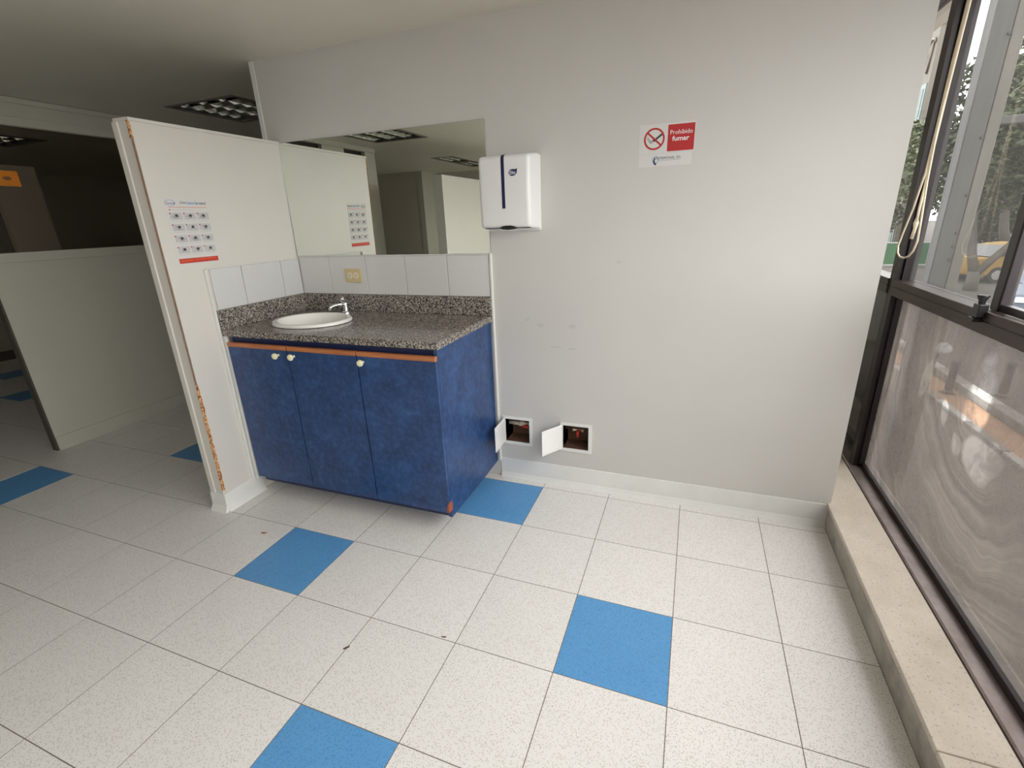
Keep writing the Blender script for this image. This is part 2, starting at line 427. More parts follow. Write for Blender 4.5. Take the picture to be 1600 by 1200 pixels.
def cells(us, vs, rects):
    hs = set()
    for (u0, u1, v0, v1) in rects:
        for i in range(len(us) - 1):
            for j in range(len(vs) - 1):
                mu, mv = (us[i] + us[i + 1]) / 2, (vs[j] + vs[j + 1]) / 2
                if u0 < mu < u1 and v0 < mv < v1: hs.add((i, j))
    return hs
def cuts(lo, hi, rects, k):
    s = {lo, hi}
    for r in rects:
        for v in (r[k], r[k + 1]):
            if lo < v < hi: s.add(v)
    return sorted(s)
def holed(u0, u1, v0, v1, rects, axis, a, b):
    us = cuts(u0, u1, rects, 0); vs = cuts(v0, v1, rects, 2)
    return grid_slab(us, vs, cells(us, vs, rects), axis, a, b)

def world_of(o):
    p = Vector((0, 0, 0))
    while o is not None: p += o.location; o = o.parent
    return p
def obj(name, bm, mat, parent=None, smooth=False, world=True, loc=None):
    """link one mesh object; vertices are given in world metres and shifted to the parent's base"""
    me = bpy.data.meshes.new(name)
    bm.normal_update()
    bm.to_mesh(me); bm.free()
    for m in (mat if isinstance(mat, (list, tuple)) else [mat]): me.materials.append(M[m])
    if smooth:
        for p in me.polygons: p.use_smooth = True
        me.set_sharp_from_angle(angle=R(35))
    o = bpy.data.objects.new(name, me); COL.objects.link(o)
    if parent is not None:
        o.parent = parent
        if world: me.transform(Matrix.Translation(-world_of(parent)))
    if loc is not None: o.location = loc
    return o
def thing(name, label, cat, loc=(0, 0, 0), rz=0.0, group=None, kind=None):
    o = bpy.data.objects.new(name, None); COL.objects.link(o)
    o.location = loc; o.rotation_euler = (0, 0, rz); o.empty_display_size = 0.05
    return tag(o, label, cat, group, kind)
def tag(o, label=None, cat=None, group=None, kind=None):
    if label: o['label'] = label
    if cat: o['category'] = cat
    if group: o['group'] = group
    if kind: o['kind'] = kind
    return o
def struct(name, bm, mat, label, cat, smooth=False):
    return tag(obj(name, bm, mat, None, smooth), label, cat, kind='structure')
def copy_tree(o, parent=None):
    c = o.copy(); COL.objects.link(c)
    if parent is not None: c.parent = parent
    for ch in list(o.children): copy_tree(ch, c)
    return c

# flat things on a vertical surface: U runs right, V up, N out of the surface
class Sheet:
    def __init__(self, origin, U, V, N): self.o, self.U, self.V, self.N = Vector(origin), Vector(U), Vector(V), Vector(N)
    def p(self, u, v, d): return self.o + self.U * u + self.V * v + self.N * d
    def poly(self, pts, d0, d1):
        bm = bmesh.new(); self.poly_into(bm, pts, d0, d1); return bm
    def poly_into(self, bm, pts, d0, d1):
        A = [bm.verts.new(self.p(u, v, d0)) for u, v in pts]; B = [bm.verts.new(self.p(u, v, d1)) for u, v in pts]
        bm.faces.new(A[::-1]); bm.faces.new(B); n = len(pts)
        for i in range(n): bm.faces.new((A[i], A[(i + 1) % n], B[(i + 1) % n], B[i]))
        bmesh.ops.recalc_face_normals(bm, faces=bm.faces[:])
    def rect(self, u0, u1, v0, v1, d0, d1): return self.poly([(u0, v0), (u1, v0), (u1, v1), (u0, v1)], d0, d1)
    def ring(self, cu, cv, r0, r1, d0, d1, su=1.0, n=40):
        bm = bmesh.new(); L = []
        for r, d in ((r0, d0), (r1, d0), (r1, d1), (r0, d1)):
            L.append([bm.verts.new(self.p(cu + su * r * math.cos(2 * math.pi * k / n), cv + r * math.sin(2 * math.pi * k / n), d)) for k in range(n)])
        for i in range(4):
            a, b = L[i], L[(i + 1) % 4]
            for k in range(n): bm.faces.new((a[k], a[(k + 1) % n], b[(k + 1) % n], b[k]))
        bmesh.ops.recalc_face_normals(bm, faces=bm.faces[:])
        return bm
    def disc(self, cu, cv, ru, rv, d0, d1, n=24):
        return self.poly([(cu + ru * math.cos(2 * math.pi * k / n), cv + rv * math.sin(2 * math.pi * k / n)) for k in range(n)], d0, d1)
    def text(self, s, u, v, width, height, d0, d1, bold=0.0, align='L'):
        """lettering fitted into width x height with its lower left corner at (u,v)"""
        cu = bpy.data.curves.new('lettering', 'FONT'); cu.body = s; cu.size = 1.0; cu.offset = bold; cu.extrude = 0.0
        cu.resolution_u = 2
        t = bpy.data.objects.new('lettering_tmp', cu); COL.objects.link(t)
        dg = bpy.context.evaluated_depsgraph_get()
        me = bpy.data.meshes.new_from_object(t.evaluated_get(dg))
        bpy.data.objects.remove(t); bpy.data.curves.remove(cu)
        bm = bmesh.new(); bm.from_mesh(me); bpy.data.meshes.remove(me)
        xs = [q.co.x for q in bm.verts]; ys = [q.co.y for q in bm.verts]
        sx = width / (max(xs) - min(xs)); sy = height / (max(ys) - min(ys)); x0, y0 = min(xs), min(ys)
        for q in bm.verts: q.co = self.p(u + (q.co.x - x0) * sx, v + (q.co.y - y0) * sy, d1)
        return bm

WALL = Sheet((0, 0, 0), (1, 0, 0), (0, 0, 1), (0, -1, 0))          # the back wall: u = x, v = z
PART = Sheet((-1.53, 0, 0), (0, 1, 0), (0, 0, 1), (1, 0, 0))       # partition face: u = y, v = z

CEIL = 2.257
# ---------------------------------------------------------------- floor
T = 0.36; Y0 = -0.0643
floor = struct('floor', bx(-8.0, 1.75, -6.2, 4.0, -0.20, -0.0007), 'grout', 'floor of square speckled white tiles with scattered blue ones', 'floor')
BLUE = {(1, 2), (-3, 2), (-9, 2), (-1, 0), (-7, 0), (-1, 4), (-15, -1), (-18, -2), (3, 6), (-13, 5)}
tile_me = {}
def tile_mesh(w, d):
    key = (round(w, 4), round(d, 4))
    if key not in tile_me:
        bm = bmesh.new(); box(bm, 0.0015, w - 0.0015, 0.0015, d - 0.0015, -0.006, 0.0)
        me = bpy.data.meshes.new('floor_tile'); bm.to_mesh(me); bm.free()
        tile_me[key] = me
    return tile_me[key]
tile_var = {}
def put_tile(x0, x1, y0, y1, blue):
    base = tile_mesh(x1 - x0, y1 - y0); k = (base.name, blue)
    if k not in tile_var:
        me = base.copy(); me.name = 'floor_tile'; me.materials.clear(); me.materials.append(M['tileblue' if blue else 'tile']); tile_var[k] = me
    o = bpy.data.objects.new('floor_tile', tile_var[k]); COL.objects.link(o); o.parent = floor
    o.location = (x0, y0, random.uniform(-0.0002, 0.0))
far = bmesh.new()
n_t = 0
for c in range(-20, 4):
    for r in range(-9, 17):
        x0, x1 = c * T, (c + 1) * T
        y1 = Y0 - r * T; y0 = y1 - T
        x1 = min(x1, 1.362)
        if y0 < 0 < y1 and x0 >= -4.5 * T: y1 = 0.0
        if y0 >= 0 and x0 > -4.5 * T: continue
        near = (-2 <= r <= 6 and c >= -11) or (-4 <= r <= 3 and c >= -18)
        if c * T > -1.0 and r > 5: near = False
        if near:
            put_tile(x0, x1, y0, y1, (c, r) in BLUE); n_t += 1
        else:
            box(far, x0 + 0.0015, x1 - 0.0015, y0 + 0.0015, y1 - 0.0015, -0.006, 0.0, 1 if (c, r) in BLUE else 0)
tag(obj('distant_floor_tiles', far, ['tile', 'tileblue'], floor), kind='stuff')
print('floor tiles', n_t)

# ---------------------------------------------------------------- ceiling with recesses for the luminaires
LAMPS = [(-2.87, 0.43, 0.62, 0.62), (-2.63, -2.55, 0.62, 0.62), (-2.81, -4.68, 0.31, 0.61), (-2.81, -5.38, 0.31, 0.61), (-5.55, 0.12, 0.62, 0.62)]
rects = [(x, x + w, y, y + d) for x, y, w, d in LAMPS]
struct('ceiling', holed(-8.0, 1.75, -6.2, 4.0, rects, 'z', CEIL, CEIL + 0.02), 'ceil', 'smooth off-white painted ceiling with square recessed lights', 'ceiling')
struct('trim_1', bx(-8.0, 1.75, -6.2, 4.0, CEIL + 0.16, CEIL + 0.3), 'lampdark', 'dark slab hidden above the ceiling lights', 'slab')

# ---------------------------------------------------------------- back wall
NICHE = [(-0.236, -0.094, 0.229, 0.367), (0.097, 0.236, 0.231, 0.367)]
wall_back = struct('wall_back', holed(-1.607, 1.37, 0.0, CEIL, NICHE, 'y', 0.0, 0.12), 'wall', 'plain off-white back wall behind the vanity and the mirror', 'wall')
xs = [-1.508, -1.292, -1.037, -0.782, -0.524, -0.283]
for a, b in zip(xs, xs[1:]):
    obj('wall_tile', bx(a + 0.0015, b - 0.0015, -0.008, 0.002, 1.045, 1.2555, 0.0015, 1), 'walltile', wall_back)
obj('tile_trim', bx(-1.508, -0.283, -0.011, 0.001, 1.2565, 1.262), 'trim', wall_back)
obj('edge_strip', bx(-0.281, -0.270, -0.014, 0.001, 0.10, 1.262, 0.002), 'trim', wall_back)
obj('corner_bead', bx(-1.614, -1.584, -0.004, 0.124, 1.88, CEIL - 0.001, 0.002), 'trim', wall_back)
def cove(u0, u1, h, t, axis, face, sgn, a0, a1): pass
bb = prism([(0.0, 0.0), (-0.022, 0.0), (-0.014, 0.012), (-0.006, 0.03), (-0.005, 0.116), (0.0, 0.118)], 'x', -0.27, 1.37)
tag(obj('baseboard_back', bb, 'base'), 'off-white cove baseboard along the back wall right of the vanity', 'baseboard', kind='structure')

# ---------------------------------------------------------------- partition beside the vanity
wall_partition = struct('wall_partition', bx(-1.612, -1.53, -0.775, 0.0, 0.0, 1.855), 'panel', 'free-standing white partition with a torn front corner left of the vanity', 'wall')
for a, b in ((-0.583, -0.405), (-0.405, -0.145), (-0.145, -0.004)):
    obj('wall_tile', bx(-1.532, -1.522, a + 0.0015, b - 0.0015, 1.045, 1.2455, 0.0015, 1), 'walltile', wall_partition)
obj('edge_strip', bx(-1.532, -1.514, -0.612, -0.600, 0.10, 1.2455, 0.002), 'trim', wall_partition)
obj('filler_strip', bx(-1.532, -1.4925, -0.597, -0.585, 0.10, 0.917, 0.002), 'trim', wall_partition)
obj('tile_trim', bx(-1.531, -1.517, -0.60, -0.004, 1.2465, 1.252), 'trim', wall_partition)
obj('top_cap', bx(-1.620, -1.524, -0.782, -0.001, 1.854, 1.868, 0.002), 'panel', wall_partition)
obj('end_moulding', bx(-1.622, -1.588, -0.789, -0.770, 0.10, 1.854, 0.003), 'panel', wall_partition)
obj('end_face', bx(-1.590, -1.535, -0.783, -0.770, 0.10, 1.854), 'panel', wall_partition)
# torn particleboard along the front corner
bm = bmesh.new()
prev = None
for k in range(71):
    z = 0.125 + 0.59 * k / 70
    taper = min(1.0, (0.72 - z) / 0.10 + 0.25)
    wl = taper * 0.62 * (0.0075 + 0.0015 * math.sin(z * 41) + 0.002 * math.sin(z * 97 + 1)) + random.uniform(-0.0008, 0.0008)
    wr = taper * 0.62 * (0.007 + 0.0015 * math.sin(z * 53 + 2) + 0.002 * math.sin(z * 121)) + random.uniform(-0.0012, 0.0012)
    row = [bm.verts.new(p) for p in ((-1.531 - wl, -0.7842, z), (-1.530 - 0.3 * wl, -0.7855 + random.uniform(-0.0008, 0.0008), z), (-1.5292, -0.783 + random.uniform(-0.001, 0.001), z), (-1.5285, -0.776 + wr, z), (-1.54, -0.765, z))]
    if prev:
        for i in range(5): bm.faces.new((prev[i], prev[(i + 1) % 5], row[(i + 1) % 5], row[i]))
    else: bm.faces.new(row)
    prev = row
bm.faces.new(prev[::-1])
bmesh.ops.recalc_face_normals(bm, faces=bm.faces[:])
obj('torn_particleboard', bm, 'particle', wall_partition)['label'] = 'torn strip of bare brown particleboard low on the corner'
def split(z0, z1, w, n):
    prev = None
    for k in range(n + 1):
        z = z0 + (z1 - z0) * k / n; d = w * random.uniform(0.6, 1.3)
        row = [bm.verts.new((-1.5315 - d, -0.7842, z)), bm.verts.new((-1.5292, -0.7846, z)), bm.verts.new((-1.5288, -0.782 + d, z)), bm.verts.new((-1.536, -0.772, z))]
        if prev:
            for i in range(4): bm.faces.new((prev[i], prev[(i + 1) % 4], row[(i + 1) % 4], row[i]))
        else: bm.faces.new(row)
        prev = row
    bm.faces.new(prev[::-1])
bm = bmesh.new(); split(0.715, 1.80, 0.0005, 40)
obj('split_edge', bm, 'splitline', wall_partition)['label'] = 'thin brown split running up the corner'
bm = bmesh.new(); split(1.79, 1.855, 0.006, 14)
obj('peeled_edge', bm, 'particle', wall_partition)['label'] = 'peeled veneer at the top corner'
base_p = prism([(-1.53, 0.0), (-1.508, 0.0), (-1.517, 0.012), (-1.524, 0.03), (-1.525, 0.102), (-1.53, 0.104)], 'y', -0.785, -0.545)
bp = tag(obj('baseboard_partition', base_p, 'base'), 'short off-white cove baseboard wrapping the partition foot', 'baseboard', kind='structure')
obj('end_cove', prism([(-0.775, 0.0), (-0.808, 0.0), (-0.799, 0.012), (-0.790, 0.035), (-0.788, 0.102), (-0.775, 0.104)], 'x', -1.632, -1.524), 'base', bp)
obj('rear_cove', prism([(-1.612, 0.0), (-1.660, 0.0), (-1.640, 0.014), (-1.624, 0.035), (-1.620, 0.102), (-1.612, 0.104)], 'y', -0.79, 0.0), 'base', bp)

# ---------------------------------------------------------------- left wall with internal windows
def left_segment(name, ya, yb, label, pane_label, sticker=False):
    w = struct(name, bx(-3.45, -3.40, ya, yb, 0.0, 1.275), 'leftwall', label, 'wall')
    obj('sill_cap', bx(-3.455, -3.385, ya, yb, 1.275, 1.335, 0.003), 'leftwall', w)
    obj('end_strip', bx(-3.535, -3.404, yb, yb + 0.02, 0.0, 1.275), 'sill', w) if False else None
    return w
wall_left = left_segment('wall_left', -0.595, 3.9, 'low off-white wall under the dark internal window at the left', '')
wall_left2 = struct('wall_left_rear', bx(-3.04, -2.95, -2.95, -1.70, 0.0, 1.86), 'leftwall', 'off-white dividing wall reflected behind the partition in the mirror', 'wall')
obj('end_strip', bx(-3.452, -3.398, -0.608, -0.596, 0.0, 1.275), 'steelpale_lit', wall_left)
hd = struct('trim_2', bx(-3.45, -3.40, -1.60, 3.9, 2.09, CEIL), 'leftwall', 'off-white header band with mouldings above the internal windows', 'header')
obj('moulding', bx(-3.405, -3.388, -1.60, 3.9, 2.092, 2.142, 0.003), 'leftwall', hd)
obj('crown_moulding', bx(-3.405, -3.385, -1.60, 3.9, 2.222, CEIL - 0.002, 0.004), 'leftwall', hd)
struct('trim_5', bx(-3.045, -2.945, -2.95, -1.70, 2.212, CEIL), 'leftwall', 'pale header above the clerestory of the dividing wall, seen in the mirror', 'header')
tag(obj('baseboard_left', prism([(-3.40, 0.0), (-3.385, 0.0), (-3.393, 0.02), (-3.394, 0.096), (-3.40, 0.098)], 'y', -0.595, 3.9), 'leftwall'), 'off-white baseboard below the dark internal window', 'baseboard', kind='structure')
def int_window(name, ya, yb, label, ztop=2.09):
    w = thing(name, label, 'window', (-3.43, (ya + yb) / 2, 1.335), kind='structure')
    obj('pane', bx(-3.432, -3.425, ya + 0.055, yb, 1.336, ztop - 0.001), 'darkglass', w)
    obj('frame_post', bx(-3.45, -3.395, ya, ya + 0.055, 1.335, ztop, 0.002), 'leftwall', w)
    return w
int_window('window_2', -0.57, 3.9, 'dark internal window of tinted glass above the low left wall')
w3 = thing('window_3', 'dark clerestory strip above the dividing wall, seen in the mirror', 'window', (-3.0, -2.3, 1.86), kind='structure')
for y0, y1 in ((-2.76, -2.40), (-2.06, -1.70)): obj('pane', bx(-3.005, -2.998, y0, y1, 1.861, 2.211), 'spandrel', w3)
for y0, y1 in ((-2.95, -2.76), (-2.40, -2.06)): obj('frame_post', bx(-3.04, -2.952, y0, y1, 1.861, 2.211, 0.002), 'leftwall', w3)
struct('door_1', bx(-5.06, -5.0, 0.30, 0.62, 0.0, 2.03), 'dimwall', 'narrow grey door panel in the dark room behind the internal window', 'door')
struct('wall_light_blocker', bx(-1.60, -1.50, 0.12, 3.9, 0, CEIL), 'wall', 'unseen off-white wall added behind the vanity wall to block window light', 'wall')  # added out of sight to keep window light from the left room
struct('wall_far', bx(-8.0, -7.9, -6.2, 4.0, 0, CEIL), 'dimwall', 'dark far wall of the unlit room beyond the opening', 'wall')
struct('wall_rear', bx(-7.9, -3.90, -5.55, -5.45, 0, CEIL), 'dimwall', 'dark rear wall reflected in the mirror', 'wall')
struct('wall_rear_right', bx(-3.80, 1.5, -6.2, -6.0, 0, CEIL), 'leftwall', 'off-white rear wall behind the camera', 'wall')
struct('trim_3', bx(-3.90, -3.80, -6.0, -5.44, 0, CEIL), 'leftwall', 'off-white square column at the rear reflected in the mirror', 'column')
struct('wall_front_left', bx(-7.9, 1.5, 3.9, 4.0, 0, CEIL), 'leftwall', 'off-white end wall of the room behind the partition', 'wall')
# second cubicle partition, seen only in the mirror
wall_p2 = struct('wall_partition_rear', bx(-1.93, -1.845, -3.8, -2.5, 0.0, 1.868), 'panel', 'second white partition reflected at the right of the mirror', 'wall')
obj('end_face', bx(-1.94, -1.838, -2.5, -2.485, 0.0, 1.868, 0.003), 'panel', wall_p2)
obj('top_cap', bx(-1.942, -1.836, -3.8, -2.485, 1.868, 1.885, 0.002), 'trim', wall_p2)

# notice taped inside the dark window
nt = thing('notice_sheet', 'orange notice sheet taped to the dark internal window at the far left', 'notice', (-3.4238, -0.345, 1.735))
S = Sheet((-3.4235, 0, 0), (0, 1, 0), (0, 0, 1), (1, 0, 0))
obj('sheet', S.rect(-0.42, -0.275, 1.736, 1.826, 0.0, 0.0006), 'notice', nt)
obj('print_mark', S.disc(-0.335, 1.782, 0.022, 0.012, 0.0006, 0.0008), 'leaf_dry', nt)

# ---------------------------------------------------------------- street window: curb, sill, frame, panes
curb = struct('trim_4', bx(1.362, 1.545, -6.0, 3.9, 0.0, 0.112), 'curbface', 'low curb with a dirty grey face running under the window', 'curb')
for a, b in ((-6.0, -3.45), (-3.448, -1.142), (-1.138, 1.2), (1.202, 3.9)):
    obj('cap_slab', bx(1.356, 1.531, a, b, 0.105, 0.124, 0.003), 'curbtop', curb)['label'] = 'speckled cream terrazzo capping slab'
win = thing('window_1', 'street window with dark bronze frame and dusty panes above the curb', 'window', (1.60, -1.0, 0.112), kind='structure')
obj('sill', prism([(1.534, 0.10), (1.534, 0.127), (1.54, 0.130), (1.590, 0.128), (1.590, 0.10)], 'y', -6.0, 3.9), 'sill', win)['label'] = 'scratched grey aluminium sill'
obj('bottom_rail', bx(1.590, 1.63, -6.0, 3.9, 0.112, 0.152, 0.002), 'bronzedark', win)
POSTS = [0.42, -1.62, -3.66, -5.7, 2.46]
for y in POSTS:
    obj('post', prism([(1.556, y), (1.630, y), (1.630, y + 0.06), (1.556, y + 0.06)], 'z', 0.130, CEIL - 0.002), 'bronzedark', win)
    obj('glazing_bead', bx(1.578, 1.596, y - 0.014, y, 0.15, CEIL - 0.02), 'bronzedark', win)
bays = [(0.48, 2.46), (-1.56, 0.42), (-3.60, -1.62), (-5.64, -3.66), (2.52, 3.9)]
TZ0, TZ1 = 1.022, 1.092
for i, (a, b) in enumerate(bays):
    obj('transom', bx(1.55, 1.63, a, b, TZ0, TZ1, 0.003), 'bronze', win)
    obj('transom_lip', bx(1.548, 1.565, a, b, TZ0 + 0.036, TZ0 + 0.041), 'bronzedark', win)
    obj('head_rail', bx(1.55, 1.63, a, b, CEIL - 0.02, CEIL - 0.001, 0.003), 'bronze', win)
    m = (a + b) / 2 + 0.16
    if i == 0:
        obj('lower_pane', bx(1.606, 1.612, a, b, 0.150, TZ0), 'spandrel', win)['label'] = 'dark opaque lower pane beyond the wall end'
        obj('upper_pane', bx(1.606, 1.612, a, b, TZ1, CEIL - 0.02), 'glass', win)
    else:
        obj('lower_pane', bx(1.606, 1.612, a, b, 0.150, TZ0), 'glasswipe', win)['label'] = 'lower pane caked with wiped dust'
        sa = -0.345 if i == 1 else m
        obj('upper_pane', bx(1.610, 1.616, sa + 0.03, b, TZ1, CEIL - 0.02), 'glassdust' if i == 1 else 'glass', win)['label'] = 'dusty fixed upper pane' if i == 1 else 'fixed upper pane'
        obj('sliding_pane', bx(1.588, 1.593, a, sa, TZ1 + 0.02, CEIL - 0.03), 'glass', win)['label'] = 'cleaner sliding pane'
        obj('fixed_stile', bx(1.598, 1.628, sa + 0.008, sa + 0.045, TZ1, CEIL - 0.02, 0.003), 'bronzedark', win)
        obj('sliding_stile', bx(1.574, 1.602, sa - 0.035, sa + 0.012, TZ1 + 0.003, CEIL - 0.022, 0.004), 'bronzedark', win)
        obj('sliding_rail', bx(1.578, 1.602, a, sa - 0.035, TZ1 + 0.003, TZ1 + 0.024, 0.002), 'bronzedark', win)
        obj('track', bx(1.566, 1.574, a, sa, TZ1, TZ1 + 0.006), 'brushed', win)
        if i == 1:
            la = obj('latch', bx(1.530, 1.556, sa - 0.030, sa + 0.006, TZ1 - 0.020, TZ1 + 0.022, 0.003), 'black', win)
            la['label'] = 'black sliding window latch'
            obj('latch_knob', lathe([(0.009, TZ1 + 0.020), (0.009, TZ1 + 0.030), (0.015, TZ1 + 0.044), (0.015, TZ1 + 0.049)], 1.543, sa - 0.010, n=18), 'black', la)
            obj('latch_bolt', bx(1.526, 1.552, sa - 0.022, sa + 0.012, TZ1 - 0.036, TZ1 - 0.021, 0.003), 'black', la)

# ---------------------------------------------------------------- vanity
XL, XR, YF = -1.490, -0.295, -0.585
vb = thing('vanity_cabinet', 'blue mottled laminate vanity cabinet with three doors under the granite counter', 'cabinet', ((XL + XR) / 2, -0.29, 0.0))
obj('side_panel', bx(XR - 0.018, XR, YF + 0.002, -0.001, 0.088, 0.917, 0.0015), 'vanity', vb)['label'] = 'bright blue right side panel'
obj('side_panel', bx(XL, XL + 0.016, YF + 0.02, -0.001, 0.088, 0.917), 'vanity', vb)
obj('bottom_panel', bx(XL + 0.016, XR - 0.018, YF + 0.02, -0.001, 0.092, 0.110), 'kick', vb)
obj('back_panel', bx(XL + 0.016, XR - 0.018, -0.012, -0.001, 0.110, 0.80), 'kick', vb)
obj('top_rail', bx(XL + 0.016, XR - 0.018, YF + 0.012, YF + 0.032, 0.86, 0.917), 'kick', vb)
obj('kick_rail', bx(XL + 0.016, XR - 0.018, YF + 0.010, YF + 0.028, 0.088, 0.1215), 'kick', vb)
obj('plinth', bx(XL + 0.03, XR - 0.10, -0.40, -0.02, 0.0, 0.092), 'kick', vb)
obj('chipped_corner', prism([(XR - 0.013, 0.128), (XR + 0.001, 0.126), (XR + 0.001, 0.176), (XR - 0.004, 0.170), (XR - 0.010, 0.150)], 'y', YF - 0.0195, YF + 0.016), 'chip', vb)['label'] = 'chipped corner showing reddish board'
edges = [XL, -1.103, -0.699, XR]
kn = [-1.158, -1.062, -0.664]
for i in range(3):
    a, b = edges[i] + 0.003, edges[i + 1] - (0.003 if i < 2 else 0.0)
    d = obj('door', bx(a, b, YF - 0.018, YF, 0.123, 0.866, 0.002), 'vanity', vb)
    obj('edge_strip', bx(a, b, YF - 0.021, YF, 0.866, 0.888, 0.003), 'wood', d)['label'] = 'orange-brown wooden edging'
    kx, kz = kn[i], 0.842
    bm = lathe([(0.006, 0.0), (0.006, 0.010), (0.011, 0.014), (0.0155, 0.022), (0.014, 0.029), (0.007, 0.032)], 0, 0, n=18)
    bm.transform(Matrix.Translation((kx, YF - 0.018, kz)) @ Matrix.Rotation(R(90), 4, 'X'))
    obj('knob', bm, 'knob', d, True)['label'] = 'round cream knob'

# countertop with an oval cut-out and upstands
BC, BA, BB = (-1.174, -0.330), 0.214, 0.178
CX0, CX1, CY0, CY1, CZ0, CZ1 = -1.518, -0.282, -0.600, -0.001, 0.918, 0.948
bm = bmesh.new()
ang = sorted([2 * math.pi * k / 64 for k in range(64)] + [math.atan2(y - BC[1], x - BC[0]) % (2 * math.pi) for x in (CX0, CX1) for y in (CY0, CY1)])
inner, outer = [], []
for a in ang:
    c, s = math.cos(a), math.sin(a)
    inner.append(bm.verts.new((BC[0] + BA * 0.93 * c, BC[1] + BB * 0.93 * s, CZ1)))
    ts = []
    if c > 1e-9: ts.append((CX1 - BC[0]) / c)
    if c < -1e-9: ts.append((CX0 - BC[0]) / c)
    if s > 1e-9: ts.append((CY1 - BC[1]) / s)
    if s < -1e-9: ts.append((CY0 - BC[1]) / s)
    t_ = min(ts)
    outer.append(bm.verts.new((BC[0] + t_ * c, BC[1] + t_ * s, CZ1)))
fs = [bm.faces.new((inner[i], outer[i], outer[(i + 1) % len(ang)], inner[(i + 1) % len(ang)])) for i in range(len(ang))]
ret = bmesh.ops.extrude_face_region(bm, geom=fs, use_keep_orig=True)
for g in ret['geom']:
    if isinstance(g, bmesh.types.BMVert): g.co.z = CZ0
bmesh.ops.recalc_face_normals(bm, faces=bm.faces[:])
e = [x for x in bm.edges if all(v.co.z > CZ1 - 1e-5 for v in x.verts) and len([f for f in x.link_faces if abs(f.normal.z) < 0.5]) == 1]
bmesh.ops.bevel(bm, geom=e, offset=0.004, segments=2, affect='EDGES')
ct = thing('countertop', 'grey speckled granite countertop with low upstands on the vanity', 'countertop', (-0.9, -0.3, CZ0))
obj('slab', bm, 'granite', ct)
obj('backsplash', bx(CX0, CX1, -0.021, -0.001, CZ1, 1.044, 0.002, 1), 'granite', ct)
obj('side_splash', bx(CX0, CX0 + 0.02, -0.598, -0.021, CZ1, 1.044, 0.002, 1), 'granite', ct)

# sink
sk = thing('sink_basin', 'oval white ceramic drop-in basin set in the granite counter', 'sink', (BC[0], BC[1], CZ1))
prof = [(0.97, 0.9485), (1.0, 0.951), (1.0, 0.957), (0.975, 0.965), (0.92, 0.967), (0.87, 0.964), (0.84, 0.952), (0.80, 0.925), (0.70, 0.872), (0.5, 0.832), (0.25, 0.818), (0.12, 0.815)]
bowl = obj('bowl', lathe(prof, BC[0], BC[1], BA, BB, 56), 'ceramic', sk, True)
obj('drain', lathe([(0.026, 0.8155), (0.026, 0.819), (0.018, 0.8195), (0.016, 0.817)], BC[0], BC[1], n=20), 'chrome', sk)
# faucet
fx, fy = -1.162, -0.076
fc = thing('faucet', 'small chrome tap standing behind the white basin', 'faucet', (fx, fy, CZ1))
obj('body', lathe([(0.024, CZ1), (0.024, CZ1 + 0.006), (0.017, CZ1 + 0.012), (0.014, CZ1 + 0.040), (0.016, CZ1 + 0.050), (0.012, CZ1 + 0.060)], fx, fy, n=24), 'chrome', fc, True)
obj('spout', tube([(fx, fy, CZ1 + 0.046), (fx - 0.015, fy - 0.025, CZ1 + 0.052), (fx - 0.03, fy - 0.055, CZ1 + 0.050), (fx - 0.040, fy - 0.074, CZ1 + 0.044), (fx - 0.043, fy - 0.080, CZ1 + 0.026)], [0.010, 0.010, 0.009, 0.010, 0.011], 14), 'chrome', fc)
obj('handle', tube([(fx, fy, CZ1 + 0.058), (fx - 0.002, fy - 0.004, CZ1 + 0.066), (fx - 0.008, fy - 0.010, CZ1 + 0.078), (fx - 0.011, fy - 0.013, CZ1 + 0.084)], [0.008, 0.009, 0.017, 0.018], 16), 'chrome', fc)

# outlet
ou = thing('electrical_outlet', 'beige double electrical outlet on the white wall tiles', 'outlet', (-1.127, -0.008, 1.112))
obj('plate', bx(-1.180, -1.073, -0.016, -0.008, 1.112, 1.188, 0.002), 'beige', ou)
for cx in (-1.147, -1.106):
    rc = obj('receptacle', WALL.disc(cx, 1.150, 0.0165, 0.0175, 0.016, 0.0185), 'ivory', ou)
    obj('slot', WALL.rect(cx - 0.008, cx - 0.0055, 1.148, 1.159, 0.0185, 0.0189), 'black', rc)
    obj('slot', WALL.rect(cx + 0.0055, cx + 0.008, 1.148, 1.159, 0.0185, 0.0189), 'black', rc)
    obj('ground_hole', WALL.disc(cx, 1.141, 0.0028, 0.0028, 0.0185, 0.0189, 10), 'black', rc)

# mirror
mr = thing('mirror', 'wide frameless wall mirror above the wall tiles', 'mirror', (-0.89, 0, 1.262))
obj('glass', bx(-1.510, -0.274, -0.007, -0.0005, 1.263, 1.859), 'mirror', mr)
obj('edge_bead', bx(-0.274, -0.2715, -0.0075, -0.0005, 1.263, 1.860), 'inkgrey', mr)
obj('edge_bead', bx(-1.510, -0.2715, -0.0075, -0.0005, 1.859, 1.861), 'inkgrey', mr)

